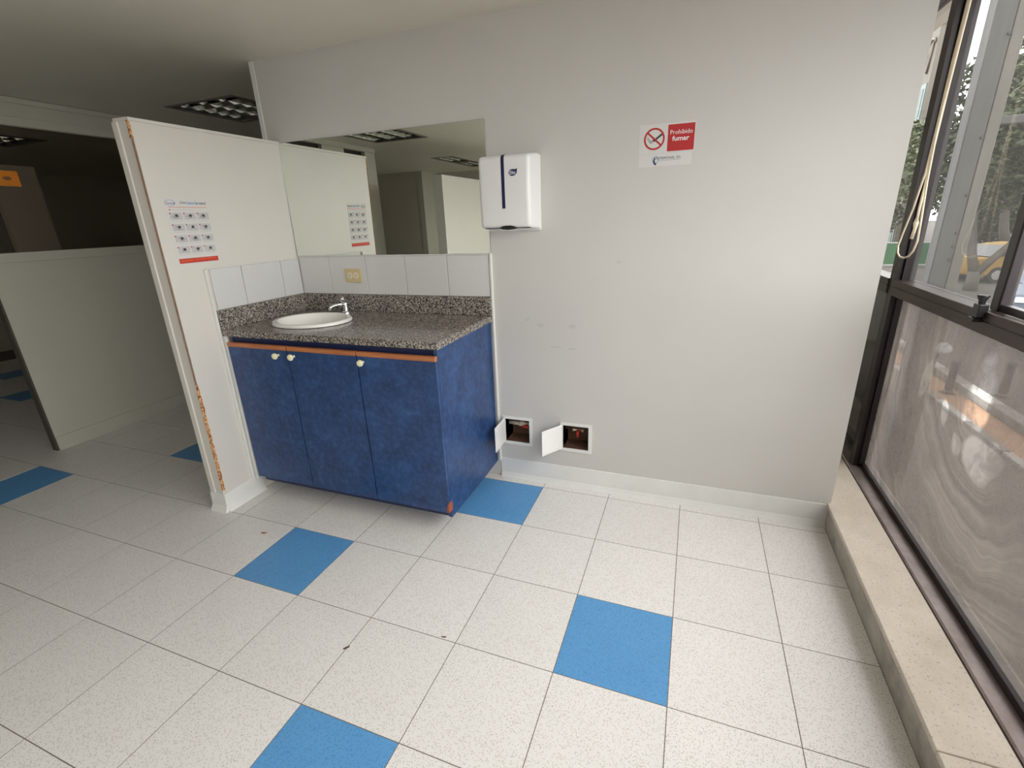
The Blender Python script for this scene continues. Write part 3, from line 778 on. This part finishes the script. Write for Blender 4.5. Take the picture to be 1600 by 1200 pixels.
# ---------------------------------------------------------------- paper towel dispenser
dp = thing('paper_towel_dispenser', 'white paper towel dispenser with a navy level window beside the mirror', 'dispenser', (-0.14, 0.0, 1.365))
obj('back_plate', bx(-0.272, -0.006, -0.014, -0.0005, 1.366, 1.692, 0.004), 'plastic', dp)
bm = bmesh.new()
v = box(bm, -0.274, -0.008, -0.122, -0.014, 1.372, 1.700)
for q in v:
    if q.co.y < -0.1:
        q.co.x += 0.006 if q.co.x < -0.14 else -0.014
        q.co.z += 0.010 if q.co.z < 1.5 else -0.012
fe = [x for x in bm.edges if any(w.co.y < -0.1 for w in x.verts)]
bmesh.ops.bevel(bm, geom=fe, offset=0.020, segments=5, affect='EDGES', profile=0.55)
obj('cover', bm, 'plastic', dp, True)
D = Sheet((0, -0.122, 0), (1, 0, 0), (0, 0, 1), (0, -1, 0))
def stad(cx, v0, v1, r, n=8):
    return [(cx + r * math.cos(a), v0 + r + r * math.sin(a)) for a in [math.pi + math.pi * k / n for k in range(n + 1)]] + [(cx + r * math.cos(a), v1 - r + r * math.sin(a)) for a in [math.pi * k / n for k in range(n + 1)]]
sp_ = [(-0.1230, 1.4665), (-0.1230, 1.668), (-0.1213, 1.677), (-0.1168, 1.6852), (-0.110, 1.6897), (-0.102, 1.6917), (-0.094, 1.6925), (-0.094, 1.687), (-0.108, 1.683), (-0.117, 1.666), (-0.117, 1.4665)]
bm = prism(sp_, 'x', -0.1545, -0.1395)
obj('level_window', bm, 'navy', dp)['label'] = 'narrow navy level window'
obj('logo', D.poly([(-0.118, 1.610), (-0.112, 1.603), (-0.104, 1.600), (-0.094, 1.601), (-0.086, 1.605), (-0.080, 1.612), (-0.079, 1.620), (-0.078, 1.631), (-0.087, 1.627), (-0.098, 1.629), (-0.110, 1.627), (-0.117, 1.620)], -0.001, 0.001), 'inknavy', dp)['label'] = 'navy leaf-shaped badge'
obj('logo_lettering', D.text('Elite', -0.113, 1.607, 0.027, 0.015, 0.001, 0.0014, 0.01), 'inkwhite', dp)
obj('slot_line', bx(-0.245, -0.028, -0.116, -0.04, 1.3795, 1.3825), 'black', dp)
bm = bmesh.new()
prof2 = [(-0.172, 1.382), (-0.158, 1.390), (-0.140, 1.3925), (-0.118, 1.3925), (-0.102, 1.389), (-0.086, 1.382), (-0.104, 1.376), (-0.130, 1.374), (-0.155, 1.376)]
obj('push_tab', D.poly(prof2, -0.03, 0.002), 'black', dp)['label'] = 'black finger tab in the dispensing slot'

# ---------------------------------------------------------------- signs
ns = thing('no_smoking_sign', 'red and white no smoking sign on the back wall', 'sign', (0.54, -0.0005, 1.66))
obj('sheet', WALL.rect(0.428, 0.648, 1.657, 1.766, 0.0002, 0.0008), 'paper', ns)
obj('red_panel', WALL.rect(0.541, 0.6445, 1.661, 1.7595, 0.0008, 0.0011), 'red', ns)
obj('prohibition_ring', WALL.ring(0.488, 1.7115, 0.0345, 0.0415, 0.0008, 0.0013), 'red', ns)
c_, s_ = math.cos(R(-45)), math.sin(R(-45))
def rot_rect(cx, cz, L, w, a):
    c, s = math.cos(a), math.sin(a)
    return [(cx + x * c - y * s, cz + x * s + y * c) for x, y in ((-L, -w), (L, -w), (L, w), (-L, w))]
obj('prohibition_bar', WALL.poly(rot_rect(0.488, 1.7115, 0.036, 0.0033, R(-42)), 0.0011, 0.0014), 'red', ns)
obj('cigarette', WALL.poly(rot_rect(0.502, 1.716, 0.021, 0.0042, R(35)), 0.0008, 0.0010), 'ink', ns)
obj('hand_mark', WALL.poly([(0.458, 1.7135), (0.463, 1.720), (0.466, 1.713), (0.472, 1.706), (0.482, 1.709), (0.492, 1.714), (0.496, 1.708), (0.486, 1.700), (0.474, 1.694), (0.468, 1.699), (0.464, 1.708)], 0.0008, 0.0010), 'inkgrey', ns)
obj('lettering', WALL.text('Prohibido', 0.5505, 1.7225, 0.086, 0.0165, 0.0011, 0.0014), 'inkwhite', ns)
obj('lettering', WALL.text('fumar', 0.559, 1.698, 0.066, 0.0185, 0.0011, 0.0014, 0.02), 'inkwhite', ns)
lg = thing('logo_sticker', 'white sticker with a small blue clinic logo below the no smoking sign', 'sticker', (0.54, -0.0005, 1.606))
obj('sheet', WALL.rect(0.430, 0.640, 1.607, 1.655, 0.0002, 0.0008), 'paper', lg)
obj('emblem', WALL.ring(0.497, 1.632, 0.0115, 0.0145, 0.0008, 0.0011, 0.9), 'inkteal', lg)
obj('emblem_hook', WALL.poly([(0.492, 1.640), (0.498, 1.641), (0.494, 1.630), (0.496, 1.622), (0.502, 1.616), (0.499, 1.611), (0.491, 1.616), (0.488, 1.628)], 0.0008, 0.0012), 'inknavy', lg)
obj('lettering', WALL.text('PATRIMONIAL. IDL', 0.500, 1.632, 0.098, 0.0105, 0.0008, 0.0011, 0.0), 'inknavy', lg)
obj('underline', WALL.rect(0.506, 0.594, 1.6275, 1.629, 0.0008, 0.0011), 'inkgrey', lg)

# hand washing poster on the partition
po_ = thing('hand_washing_poster', 'white hand washing instruction poster with twelve pictures on the partition', 'poster', (-1.5295, -0.615, 1.277))
PU, PV, PW, PH = -0.716, 1.276, 0.200, 0.284      # lower left corner, size
def q(u): return PU + u * PW
def w_(v): return PV + v * PH
obj('sheet', PART.rect(q(0), q(1), w_(0), w_(1), 0.0002, 0.0007), 'paper', po_)
obj('emblem', PART.ring(q(0.125), w_(0.945), 0.0115, 0.0128, 0.0007, 0.001, 1.75), 'inkblue', po_)
obj('emblem_lettering', PART.text('Patrimonial', q(0.05), w_(0.925), 0.038, 0.0085, 0.0007, 0.001, 0.01), 'inknavy', po_)
for s, u0, u1, mt in (('\u00bfC\u00f3mo', 0.345, 0.51, 'ink'), ('lavarse', 0.53, 0.70, 'inkblue'), ('las', 0.72, 0.79, 'ink'), ('manos?', 0.81, 0.99, 'ink')):
    obj('title_lettering', PART.text(s, q(u0), w_(0.925), (u1 - u0) * PW, 0.013, 0.0007, 0.001, 0.015), mt, po_)
obj('rule', PART.rect(q(0.06), q(0.98), w_(0.878), w_(0.884), 0.0007, 0.001), 'inkorange', po_)
obj('bullet', PART.disc(q(0.08), w_(0.842), 0.0032, 0.0032, 0.0007, 0.001, 12), 'banner', po_)
obj('subtitle', PART.text('Duraci\u00f3n de todo el procedimiento: 40-60 segundos', q(0.11), w_(0.834), 0.11, 0.0045, 0.0007, 0.001), 'inkgrey', po_)
# line-drawn hands: simple silhouettes in each picture
HANDS = [
    [(-.5, -.1), (-.2, .3), (0, .45), (.15, .2), (.4, -.05), (.2, -.4), (-.3, -.4)],
    [(-.3, .4), (-.05, .1), (.15, .4), (.2, 0), (.35, -.4), (.05, -.2), (-.35, -.4), (-.1, 0)],
    [(-.5, .3), (0, .25), (.5, .0), (.5, -.2), (.0, .0), (.4, -.4), (-.1, -.35), (-.3, 0)],
    [(-.5, .35), (-.1, .1), (.1, .15), (.45, .4), (.4, .1), (.15, -.2), (.3, -.4), (-.2, -.4), (-.15, -.1)],
]
cap = ['M\u00f3jese las manos con agua;', 'Deposite en la palma de la mano una cantidad de jab\u00f3n', 'Fr\u00f3tese las palmas de las manos entre s\u00ed;',
       'Fr\u00f3tese la palma de la mano derecha contra el dorso', 'Fr\u00f3tese las palmas de las manos entre s\u00ed, con los dedos', 'Fr\u00f3tese el dorso de los dedos de una mano',
       'Fr\u00f3tese con un movimiento de rotaci\u00f3n el pulgar', 'Fr\u00f3tese la punta de los dedos de la mano derecha', 'Enju\u00e1guese las manos con agua;',
       'S\u00e9quese con una toalla desechable;', 'S\u00edrvase de la toalla para cerrar el grifo;', 'Sus manos son seguras.']
for r_ in range(4):
    for c2 in range(3):
        u0 = 0.05 + c2 * 0.325; v1 = 0.800 - r_ * 0.172
        fr = obj('picture', PART.rect(q(u0), q(u0 + 0.29), w_(v1 - 0.105), w_(v1), 0.0007, 0.001), 'inkpanel', po_)
        hp = HANDS[(r_ * 3 + c2 * 2) % 4]; sg = -1 if (r_ + c2) % 2 else 1
        obj('drawing', PART.poly([(q(u0 + 0.15) + sg * a * 0.036, w_(v1 - 0.052) + b * 0.026) for a, b in hp], 0.001, 0.0013), 'inkgrey', fr)
        obj('drawing', PART.disc(q(u0 + 0.16), w_(v1 - 0.045), 0.007, 0.006, 0.0013, 0.0015, 12), 'ink', fr)
        obj('number_mark', PART.disc(q(u0 + 0.012), w_(v1 - 0.012), 0.0034, 0.0034, 0.001, 0.0013, 10), 'banner', fr)
        obj('caption', PART.text(cap[r_ * 3 + c2], q(u0 + 0.01), w_(v1 - 0.132), 0.052, 0.0042, 0.0007, 0.001), 'inkgrey', po_)
bn = obj('banner', PART.rect(q(0.02), q(1.0), w_(0.022), w_(0.098), 0.0007, 0.001), 'banner', po_)
for u0, u1, v0, v1 in ((0.06, 0.36, 0.052, 0.075), (0.40, 0.66, 0.062, 0.080), (0.70, 0.95, 0.066, 0.084)):
    obj('banner_line', PART.rect(q(u0), q(u1), w_(v0), w_(v1), 0.001, 0.0012), 'inkorange', bn)

# the partition and its poster are tilted here to imitate lens distortion
LENS_TILT = Matrix.Translation((-1.53, 0, 0.7)) @ Matrix.Rotation(R(1.1), 4, 'Y') @ Matrix.Translation((1.53, 0, -0.7))
for o in (wall_partition, po_):
    o.matrix_basis = LENS_TILT @ Matrix.Translation(o.location)
bp.location.x = -0.011  # baseboard shifted to follow the tilted partition foot

# ---------------------------------------------------------------- access panels low on the back wall
def access_panel(hx, x1, z0, z1, ang, label):
    t = thing('access_panel', label, 'access panel', (hx, 0.0, z0), group='small access panels low on the wall')
    fr = holed(hx - 0.016, x1 + 0.016, z0 - 0.016, z1 + 0.016, [(hx, x1, z0, z1)], 'y', -0.007, -0.0003)
    obj('frame', fr, 'base', t)
    bm = bmesh.new()
    # open-fronted recess box
    vs = [(hx, 0.0), (hx, 0.112), (x1, 0.112), (x1, 0.0)]
    A = [bm.verts.new((x, y, z0 + 0.0005)) for x, y in vs]; B = [bm.verts.new((x, y, z1 - 0.0005)) for x, y in vs]
    for i in range(3): bm.faces.new((A[i], B[i], B[i + 1], A[i + 1]))
    bm.faces.new(A); bm.faces.new(B[::-1])
    obj('recess_box', bm, 'niche', t)
    w = x1 - hx + 0.004
    d = obj('door', bx(0, w, -0.005, 0.0, -0.003, z1 - z0 + 0.003, 0.001, 1), 'plastic', t, world=False)
    d.location = (-0.003, -0.010, 0.0); d.rotation_euler = (0, 0, R(-180 + ang))
    l = obj('latch', lathe([(0.0035, 0), (0.0035, 0.004), (0.002, 0.005)], 0, 0, n=12), 'inkgrey', d, world=False)
    l.rotation_euler = (R(90), 0, 0); l.location = (w - 0.010, -0.004, 0.06)
    for a in ((0.006, 0.010), (z1 - z0 - 0.010, z1 - z0 - 0.006)): obj('rim', bx(0.006, w - 0.006, 0.0, 0.003, a[0], a[1]), 'plastic', d, world=False)
    return t
access_panel(-0.236, -0.094, 0.229, 0.367, 92, 'small white access panel with open door nearest the vanity')
access_panel(0.097, 0.236, 0.231, 0.367, 58, 'small white access panel with open door farther from the vanity')
v1_ = thing('water_valve', 'white pipe with a red stopcock inside the panel by the vanity', 'valve', (-0.165, 0.06, 0.315))
obj('pipe', tube([(-0.2355, 0.06, 0.318), (-0.17, 0.06, 0.317), (-0.0945, 0.06, 0.318)], [0.012, 0.0125, 0.011], 12), 'pipe', v1_)
obj('coupling', tube([(-0.175, 0.06, 0.317), (-0.150, 0.06, 0.317)], 0.016, 12), 'pipe', v1_)
obj('handle', tube([(-0.150, 0.044, 0.304), (-0.130, 0.042, 0.310), (-0.108, 0.044, 0.300)], [0.006, 0.011, 0.005], 10), 'valve', v1_)
v2_ = thing('water_valve', 'brass valve with a small red lever inside the right access panel', 'valve', (0.17, 0.06, 0.315))
obj('pipe', tube([(0.0975, 0.062, 0.326), (0.2355, 0.062, 0.326)], 0.008, 12), 'niche', v2_)
obj('body', tube([(0.135, 0.06, 0.318), (0.145, 0.06, 0.318), (0.150, 0.06, 0.318), (0.185, 0.06, 0.318), (0.19, 0.06, 0.318), (0.20, 0.06, 0.318)], [0.013, 0.013, 0.009, 0.009, 0.013, 0.013], 12), 'brass', v2_)
obj('handle', tube([(0.168, 0.05, 0.318), (0.168, 0.040, 0.312), (0.168, 0.036, 0.284)], [0.008, 0.009, 0.004], 10), 'valve', v2_)

# ---------------------------------------------------------------- ceiling luminaires
def lamp(x, y, W, D, label):
    t = thing('ceiling_light', label, 'ceiling light', (x + W / 2, y + D / 2, CEIL), group='recessed louvred ceiling lights')
    obj('frame', holed(x - 0.012, x + W + 0.012, y - 0.012, y + D + 0.012, [(x + 0.02, x + W - 0.02, y + 0.02, y + D - 0.02)], 'z', CEIL - 0.006, CEIL - 0.0005), 'lampdark', t)
    b = bx(x + 0.004, x + W - 0.004, y + 0.004, y + D - 0.004, CEIL, CEIL + 0.11)
    f = [f for f in b.faces if all(abs(v.co.z - CEIL) < 1e-5 for v in f.verts)]
    bmesh.ops.delete(b, geom=f, context='FACES')
    obj('housing', b, 'lampdark', t)
    n = 3 if W > 0.5 else 2
    ln = n + 1
    for k in range(n):
        cx = x + W * (k + 0.5) / n
        obj('fluorescent_tube', tube([(cx, y + 0.03, CEIL + 0.07), (cx, y + D - 0.03, CEIL + 0.07)], 0.013, 10), 'lamptube', t)
    for k in range(ln):
        cx = x + 0.03 + (W - 0.06) * k / n
        obj('long_louvre', prism([(cx - 0.003, CEIL + 0.002), (cx + 0.003, CEIL + 0.002), (cx + 0.008, CEIL + 0.02), (cx + 0.024, CEIL + 0.055), (cx - 0.024, CEIL + 0.055), (cx - 0.008, CEIL + 0.02)], 'y', y + 0.022, y + D - 0.022), 'brushed', t)
    for k in range(1, 6):
        cy = y + D * k / 6
        obj('cross_louvre', bx(x + 0.022, x + W - 0.022, cy - 0.002, cy + 0.002, CEIL + 0.004, CEIL + 0.04), 'brushed', t)
lab = ['square recessed louvred light above the partition and the left room', 'recessed louvred light nearest the mirror, seen reflected at its top edge', 'recessed louvred light reflected mid-right in the mirror, nearer one', 'recessed louvred light reflected mid-right in the mirror, farther one', 'recessed louvred light in the dark room beyond the internal window']
for (x, y, w, d), l in zip(LAMPS, lab): lamp(x, y, w, d, l)

# ---------------------------------------------------------------- blind cord
cd = thing('blind_cord', 'looped cream blind cord hanging beside the window post', 'cord', (1.5, 0.2, 1.2))
obj('cord_loop', tube([(1.50, 0.162, 2.24), (1.50, 0.162, 2.077), (1.50, 0.175, 1.872), (1.50, 0.178, 1.664), (1.50, 0.185, 1.53), (1.50, 0.225, 1.40), (1.50, 0.275, 1.30), (1.50, 0.295, 1.252), (1.50, 0.283, 1.222), (1.50, 0.25, 1.208), (1.50, 0.205, 1.207), (1.50, 0.16, 1.218), (1.50, 0.128, 1.24), (1.50, 0.110, 1.28), (1.50, 0.122, 1.36), (1.50, 0.150, 1.50), (1.50, 0.166, 1.66), (1.50, 0.166, 1.872), (1.50, 0.156, 2.077), (1.50, 0.156, 2.24)], 0.0036, 8), 'cord', cd)
obj('pull_cord', tube([(1.502, 0.150, 2.24), (1.502, 0.150, 2.077), (1.502, 0.166, 1.80), (1.502, 0.172, 1.6), (1.502, 0.165, 1.48), (1.502, 0.170, 1.40), (1.502, 0.166, 1.335)], 0.0048, 8), 'cord', cd)
obj('connector', tube([(1.502, 0.172, 1.362), (1.502, 0.170, 1.345), (1.502, 0.168, 1.325), (1.502, 0.178, 1.285)], [0.005, 0.009, 0.006, 0.006], 10), 'cord', cd)

# ---------------------------------------------------------------- litter on the floor
def bit(name, x, y, pts, mat, label, cat, h=0.003):
    tag(obj(name, prism([(x + a, y + b) for a, b in pts], 'z', 0.0004, h), mat), label, cat)
bit('dry_leaf', -1.198, -0.872, [(-0.013, -0.005), (-0.004, -0.007), (0.008, -0.002), (0.016, 0.006), (0.004, 0.006), (-0.008, 0.003)], 'leaf_dry', 'small dry brown leaf on a white floor tile before the partition', 'leaf')
bit('floor_crumb', -0.052, -1.137, [(-0.010, 0.0), (-0.003, -0.002), (0.007, 0.001), (0.010, 0.005), (0.002, 0.003)], 'crumb', 'tiny brown crumb on the joint between white tiles, nearer the window', 'crumb')
bit('floor_crumb', -0.36, -1.289, [(-0.009, -0.008), (-0.002, -0.006), (0.007, 0.006), (0.006, 0.011), (-0.004, 0.002)], 'crumb', 'tiny brown crumb on the joint between white tiles, nearer the partition', 'crumb')

# ---------------------------------------------------------------- outside: street, trees, building, cars
G = -1.6
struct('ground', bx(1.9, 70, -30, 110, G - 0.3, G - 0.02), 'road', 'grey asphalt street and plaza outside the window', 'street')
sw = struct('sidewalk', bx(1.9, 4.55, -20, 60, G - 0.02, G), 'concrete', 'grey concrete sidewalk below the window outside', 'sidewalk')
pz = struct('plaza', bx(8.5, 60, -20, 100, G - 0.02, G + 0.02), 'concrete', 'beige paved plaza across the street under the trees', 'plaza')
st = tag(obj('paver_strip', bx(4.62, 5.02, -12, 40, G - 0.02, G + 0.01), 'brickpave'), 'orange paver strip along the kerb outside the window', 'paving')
kb = thing('street_kerb', 'kerb with alternating white painted stones outside the window', 'kerb', (5.1, 5, G))
for k in range(26):
    y = -4 + k * 0.95
    obj('kerb_stone', bx(5.04, 5.24, y, y + 0.93, G - 0.02, G + 0.13, 0.01, 1), 'kerbwhite' if k % 2 else 'kerbgrey', kb)
    obj('gutter_stone', bx(4.50, 4.61, y + 0.3, y + 1.22, G - 0.02, G + 0.05, 0.008, 1), 'kerbgrey' if k % 2 else 'kerbwhite', kb)
gp = thing('sign_frame', 'grey steel frame post with bolts outside the dusty upper pane', 'frame', (2.74, 3.05, G))
obj('post', bx(2.64, 2.77, 3.0, 3.14, G, 6.0, 0.006, 1), 'steelgrey', gp)
obj('lit_edge_face', bx(2.772, 2.85, 3.0, 3.10, G, 6.0, 0.004, 1), 'steelpale_lit', gp)  # lit side of the post, its brightness put into a paler colour
obj('cross_beam', bx(2.852, 4.3, 3.02, 3.09, 1.985, 2.045, 0.004, 1), 'steelgrey', gp)
obj('cross_beam', bx(2.852, 4.3, 3.02, 3.09, 5.0, 5.06, 0.004, 1), 'steelgrey', gp)
for z in (0.95, 1.06, 1.17, 1.47, 1.9, 2.6): obj('bolt', tube([(2.755, 2.99, z), (2.755, 3.002, z)], 0.012, 10), 'bollard', gp)
first = None
bl = [(5.34, 6.8), (4.83, 7.17), (5.34, 4.6), (5.34, 9.2), (5.34, 11.8)]
bn_ = ['dark iron bollard on the kerb seen through the wiped lower pane', 'dark iron bollard set in the orange pavers', 'dark iron bollard on the kerb nearest the window', 'dark iron bollard on the kerb, third away from the window', 'dark iron bollard on the kerb farthest from the window']
for (x, y), l in zip(bl, bn_):
    if first is None:
        b0 = first = thing('bollard', l, 'bollard', (0, 0, 0), group='bollards along the kerb')
        obj('shaft', lathe([(0.075, 0.0), (0.075, 0.04), (0.055, 0.06), (0.05, 0.5), (0.062, 0.51), (0.062, 0.54), (0.045, 0.58), (0.02, 0.60)], 0, 0, n=16), 'bollard', b0, True)
        obj('base_plate', bx(-0.09, 0.09, -0.09, 0.09, 0.0, 0.012), 'bollard', b0)
    else: b0 = copy_tree(first)
    b0.location = (x, y, G + (0.13 if x > 5.1 else 0.01)); b0['label'] = l

def crown_mesh(name, blobs, n, size, mat, seed):
    rnd = random.Random(seed); bm = bmesh.new()
    tot = sum(b[3] ** 2 for b in blobs)
    for bx_, by_, bz_, br in blobs:
        for _ in range(int(n * br ** 2 / tot)):
            d = Vector((rnd.gauss(0, 1), rnd.gauss(0, 1), rnd.gauss(0, 1))).normalized() * br * (rnd.uniform(0.55, 1.05))
            p = Vector((bx_, by_, bz_)) + Vector((d.x, d.y, d.z * 0.8))
            u = Vector((rnd.gauss(0, 1), rnd.gauss(0, 1), rnd.gauss(0, 0.6))).normalized(); w = u.orthogonal().normalized()
            w = (Matrix.Rotation(rnd.uniform(0, 6.28), 3, u) @ w); s = size * rnd.uniform(0.6, 1.3)
            a = [p - u * s * 1.3, p + w * s * 0.55, p + u * s * 1.3, p - w * s * 0.55]
            bm.faces.new([bm.verts.new(k) for k in a])
    me = bpy.data.meshes.new(name); bm.to_mesh(me); bm.free(); me.materials.append(M[mat]); return me
def tree_proto(mat, seed, blobs, trunk, limbs, n, size):
    me = crown_mesh('foliage', blobs, n, size, mat, seed)
    bm = bmesh.new(); tube_into(bm, *trunk, 10)
    mt = bpy.data.meshes.new('trunk'); bm.to_mesh(mt); bm.free(); mt.materials.append(M['bark'])
    ml = []
    for l in limbs:
        bm = bmesh.new(); tube_into(bm, *l, 8)
        k = bpy.data.meshes.new('limb'); bm.to_mesh(k); bm.free(); k.materials.append(M['bark']); ml.append(k)
    return me, mt, ml
PR = [
    tree_proto('leafA', 3, [(0, 0, 4.2, 1.9), (1.6, 0.5, 3.8, 1.4), (-1.5, -0.4, 3.9, 1.5), (0.3, 1.5, 4.8, 1.5), (-0.4, -1.3, 5.2, 1.4), (0.2, 0.2, 6.2, 1.4), (-1.8, 0.9, 5.0, 1.1), (1.8, -0.9, 5.2, 1.2)],
               ([(0, 0, 0), (0.02, 0.03, 0.35), (0.0, 0, 0.7)], [0.22, 0.18, 0.19]),
               [([(0, 0, 0.6), (-0.18, 0.1, 1.3), (-0.3, 0.2, 2.2), (-0.5, 0.2, 3.6)], [0.17, 0.14, 0.12, 0.06]), ([(0, 0, 0.55), (0.35, -0.15, 1.15), (0.75, -0.3, 1.8), (1.2, 0, 3.4)], [0.15, 0.12, 0.10, 0.05])], 22000, 0.085),
    tree_proto('leafB', 5, [(0, 0, 3.2, 2.0), (1.5, 0, 2.4, 1.5), (-1.5, 0.2, 2.6, 1.6), (0, 1.4, 4.4, 1.5), (0.2, -1.3, 4.4, 1.6), (0, 0, 5.6, 1.5), (-1.0, -0.8, 1.6, 1.2), (1.1, 0.8, 1.5, 1.2)],
               ([(0, 0, 0), (0.05, 0, 1.0), (0.0, 0.05, 2.5)], [0.2, 0.16, 0.12]), [], 22000, 0.09),
]
_p = PR[0]
PR.append((crown_mesh('foliage', [(0, 0, 4.4, 1.9), (1.7, 0.5, 4.6, 1.5), (-1.7, -0.4, 4.7, 1.5), (0.3, 1.5, 5.2, 1.5), (-0.4, -1.3, 5.6, 1.4), (0.2, 0.2, 6.7, 1.4), (-1.6, 0.9, 6.2, 1.1), (1.6, -0.9, 6.3, 1.2)], 7500, 0.11, 'leafA', 11), _p[1], _p[2]))
TREES = [(10.0, 19.4, 0, 1.0, 'forked street tree with pale trunk seen through the dusty upper pane'),
         (6.4, 26.0, 1, 1.0, 'dense dark green tree seen behind the blind cord'),
         (10.4, 36.6, 1, 1.0, 'dense dark tree below the raised letter on the far building'),
         (14.9, 28.6, 2, 1.32, 'tall open tree with sky between its leaves behind the forked street tree'),
         (17.6, 36.8, 1, 0.95, 'dense dark tree behind the tall open tree'),
         (25.0, 35.0, 1, 1.15, 'dense tree at the back right of the plaza'),
         (16.4, 17.5, 0, 0.95, 'leafy tree seen through the cleaner sliding pane'),
         (22.8, 24.5, 1, 1.05, 'dense tree at the far right of the plaza'),
         (3.0, 35.0, 1, 1.0, 'dark tree farthest to the left along the street')]
for x, y, k, s, l in TREES:
    me, mt, ml = PR[k]
    t = thing('street_tree', l, 'tree', (x, y, G), random.uniform(0, 0.6) if (x, y) != (10.0, 19.4) else 0.0, group='trees across the street')
    t.scale = (s, s, s)
    fo = bpy.data.objects.new('foliage', me); COL.objects.link(fo); fo.parent = t; fo['kind'] = 'stuff'
    tk = bpy.data.objects.new('trunk', mt); COL.objects.link(tk); tk.parent = t
    for l_ in ml:
        o = bpy.data.objects.new('limb', l_); COL.objects.link(o); o.parent = t

bd = thing('building', 'beige building with a large raised letter across the street', 'building', (16, 50, G))
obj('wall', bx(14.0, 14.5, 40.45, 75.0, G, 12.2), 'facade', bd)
obj('parapet', bx(13.95, 14.55, 40.4, 75.1, 12.0, 12.35), 'facade', bd)
for k in range(12):
    y = 40.6 + k * 2.8
    for z in (8.0, 3.4, -0.8):
        wf = obj('window', bx(13.93, 14.05, y, y + 2.5, z - 1.3, z + 0.85), 'facadeframe', bd)
        obj('pane', bx(13.90, 13.96, y + 0.25, y + 2.25, z - 1.1, z + 0.55), 'bglass', wf)
bm = bmesh.new()
for path in ([(41.08, 9.45), (40.98, 10.2), (40.86, 11.15)],
             [(40.62, 11.12), (40.74, 11.34), (41.1, 11.40), (41.7, 11.28), (42.2, 11.0), (42.3, 10.72), (42.0, 10.52), (41.6, 10.62), (41.9, 10.3), (42.3, 9.95), (42.75, 9.5)]):
    tube_into(bm, [(13.93, y, z) for y, z in path], 0.065, 8)
obj('raised_letter', bm, 'letter', bd)

hb = thing('green_hoarding', 'green board fence with white frame across the street', 'fence', (10.6, 28, G))
for k in range(3):
    x = 9.7 + k * 1.0
    obj('panel', bx(x + 0.03, x + 0.93, 27.98, 28.02, G + 0.12, G + 1.15), 'green', hb)
    obj('post', bx(x - 0.03, x + 0.03, 27.96, 28.04, G, G + 1.22), 'whitemetal', hb)
obj('top_rail', bx(9.67, 12.7, 27.965, 28.035, G + 1.15, G + 1.21), 'whitemetal', hb)
obj('bottom_rail', bx(9.67, 12.7, 27.965, 28.035, G + 0.06, G + 0.12), 'whitemetal', hb)

def car(x, y, rz, mat, label):
    t = thing('car', label, 'car', (x, y, G + 0.02 if x > 8.5 else G - 0.02), rz)
    lo = [(-2.05, 0.28), (2.05, 0.28), (2.10, 0.55), (2.0, 0.78), (1.0, 0.92), (-1.35, 0.95), (-2.0, 0.92), (-2.1, 0.6)]
    hi = [(0.98, 0.90), (0.35, 1.38), (-0.2, 1.45), (-0.95, 1.40), (-1.5, 0.94)]
    def pz_(pts, a, b):
        bm = prism(pts, 'y', a, b); return bm
    b = pz_(lo, -0.84, 0.84); bmesh.ops.bevel(b, geom=b.edges[:], offset=0.05, segments=2, affect='EDGES')
    obj('body', b, mat, t, True, world=False)
    b = pz_(hi, -0.72, 0.72); bmesh.ops.bevel(b, geom=b.edges[:], offset=0.04, segments=2, affect='EDGES')
    obj('cabin', b, mat, t, True, world=False)
    for s in (-1, 1):
        obj('side_window', pz_([(0.82, 0.97), (0.32, 1.32), (-0.2, 1.37), (-0.9, 1.33), (-1.3, 0.98)], s * 0.705, s * 0.728), 'carglass', t, world=False)
        for wx in (-1.3, 1.3):
            w = tube([(wx, s * 0.66, 0.30), (wx, s * 0.86, 0.30)], 0.30, 20)
            wh = obj('wheel', w, 'rubber', t, world=False)
            obj('hubcap', tube([(wx, s * 0.84, 0.30), (wx, s * 0.868, 0.30)], 0.18, 16), 'brushed', wh, world=False)
    obj('windscreen', pz_([(0.99, 0.93), (0.41, 1.36), (0.38, 1.36), (0.96, 0.93)], -0.62, 0.62), 'carglass', t, world=False)
    obj('rear_screen', pz_([(-1.00, 1.37), (-1.46, 0.98), (-1.50, 0.98), (-1.04, 1.37)], -0.62, 0.62), 'carglass', t, world=False)
    for s in (-1, 1): obj('headlamp', bx(2.0, 2.11, s * 0.6 - 0.14, s * 0.6 + 0.14, 0.60, 0.72, 0.02), 'lamptube', t, world=False)
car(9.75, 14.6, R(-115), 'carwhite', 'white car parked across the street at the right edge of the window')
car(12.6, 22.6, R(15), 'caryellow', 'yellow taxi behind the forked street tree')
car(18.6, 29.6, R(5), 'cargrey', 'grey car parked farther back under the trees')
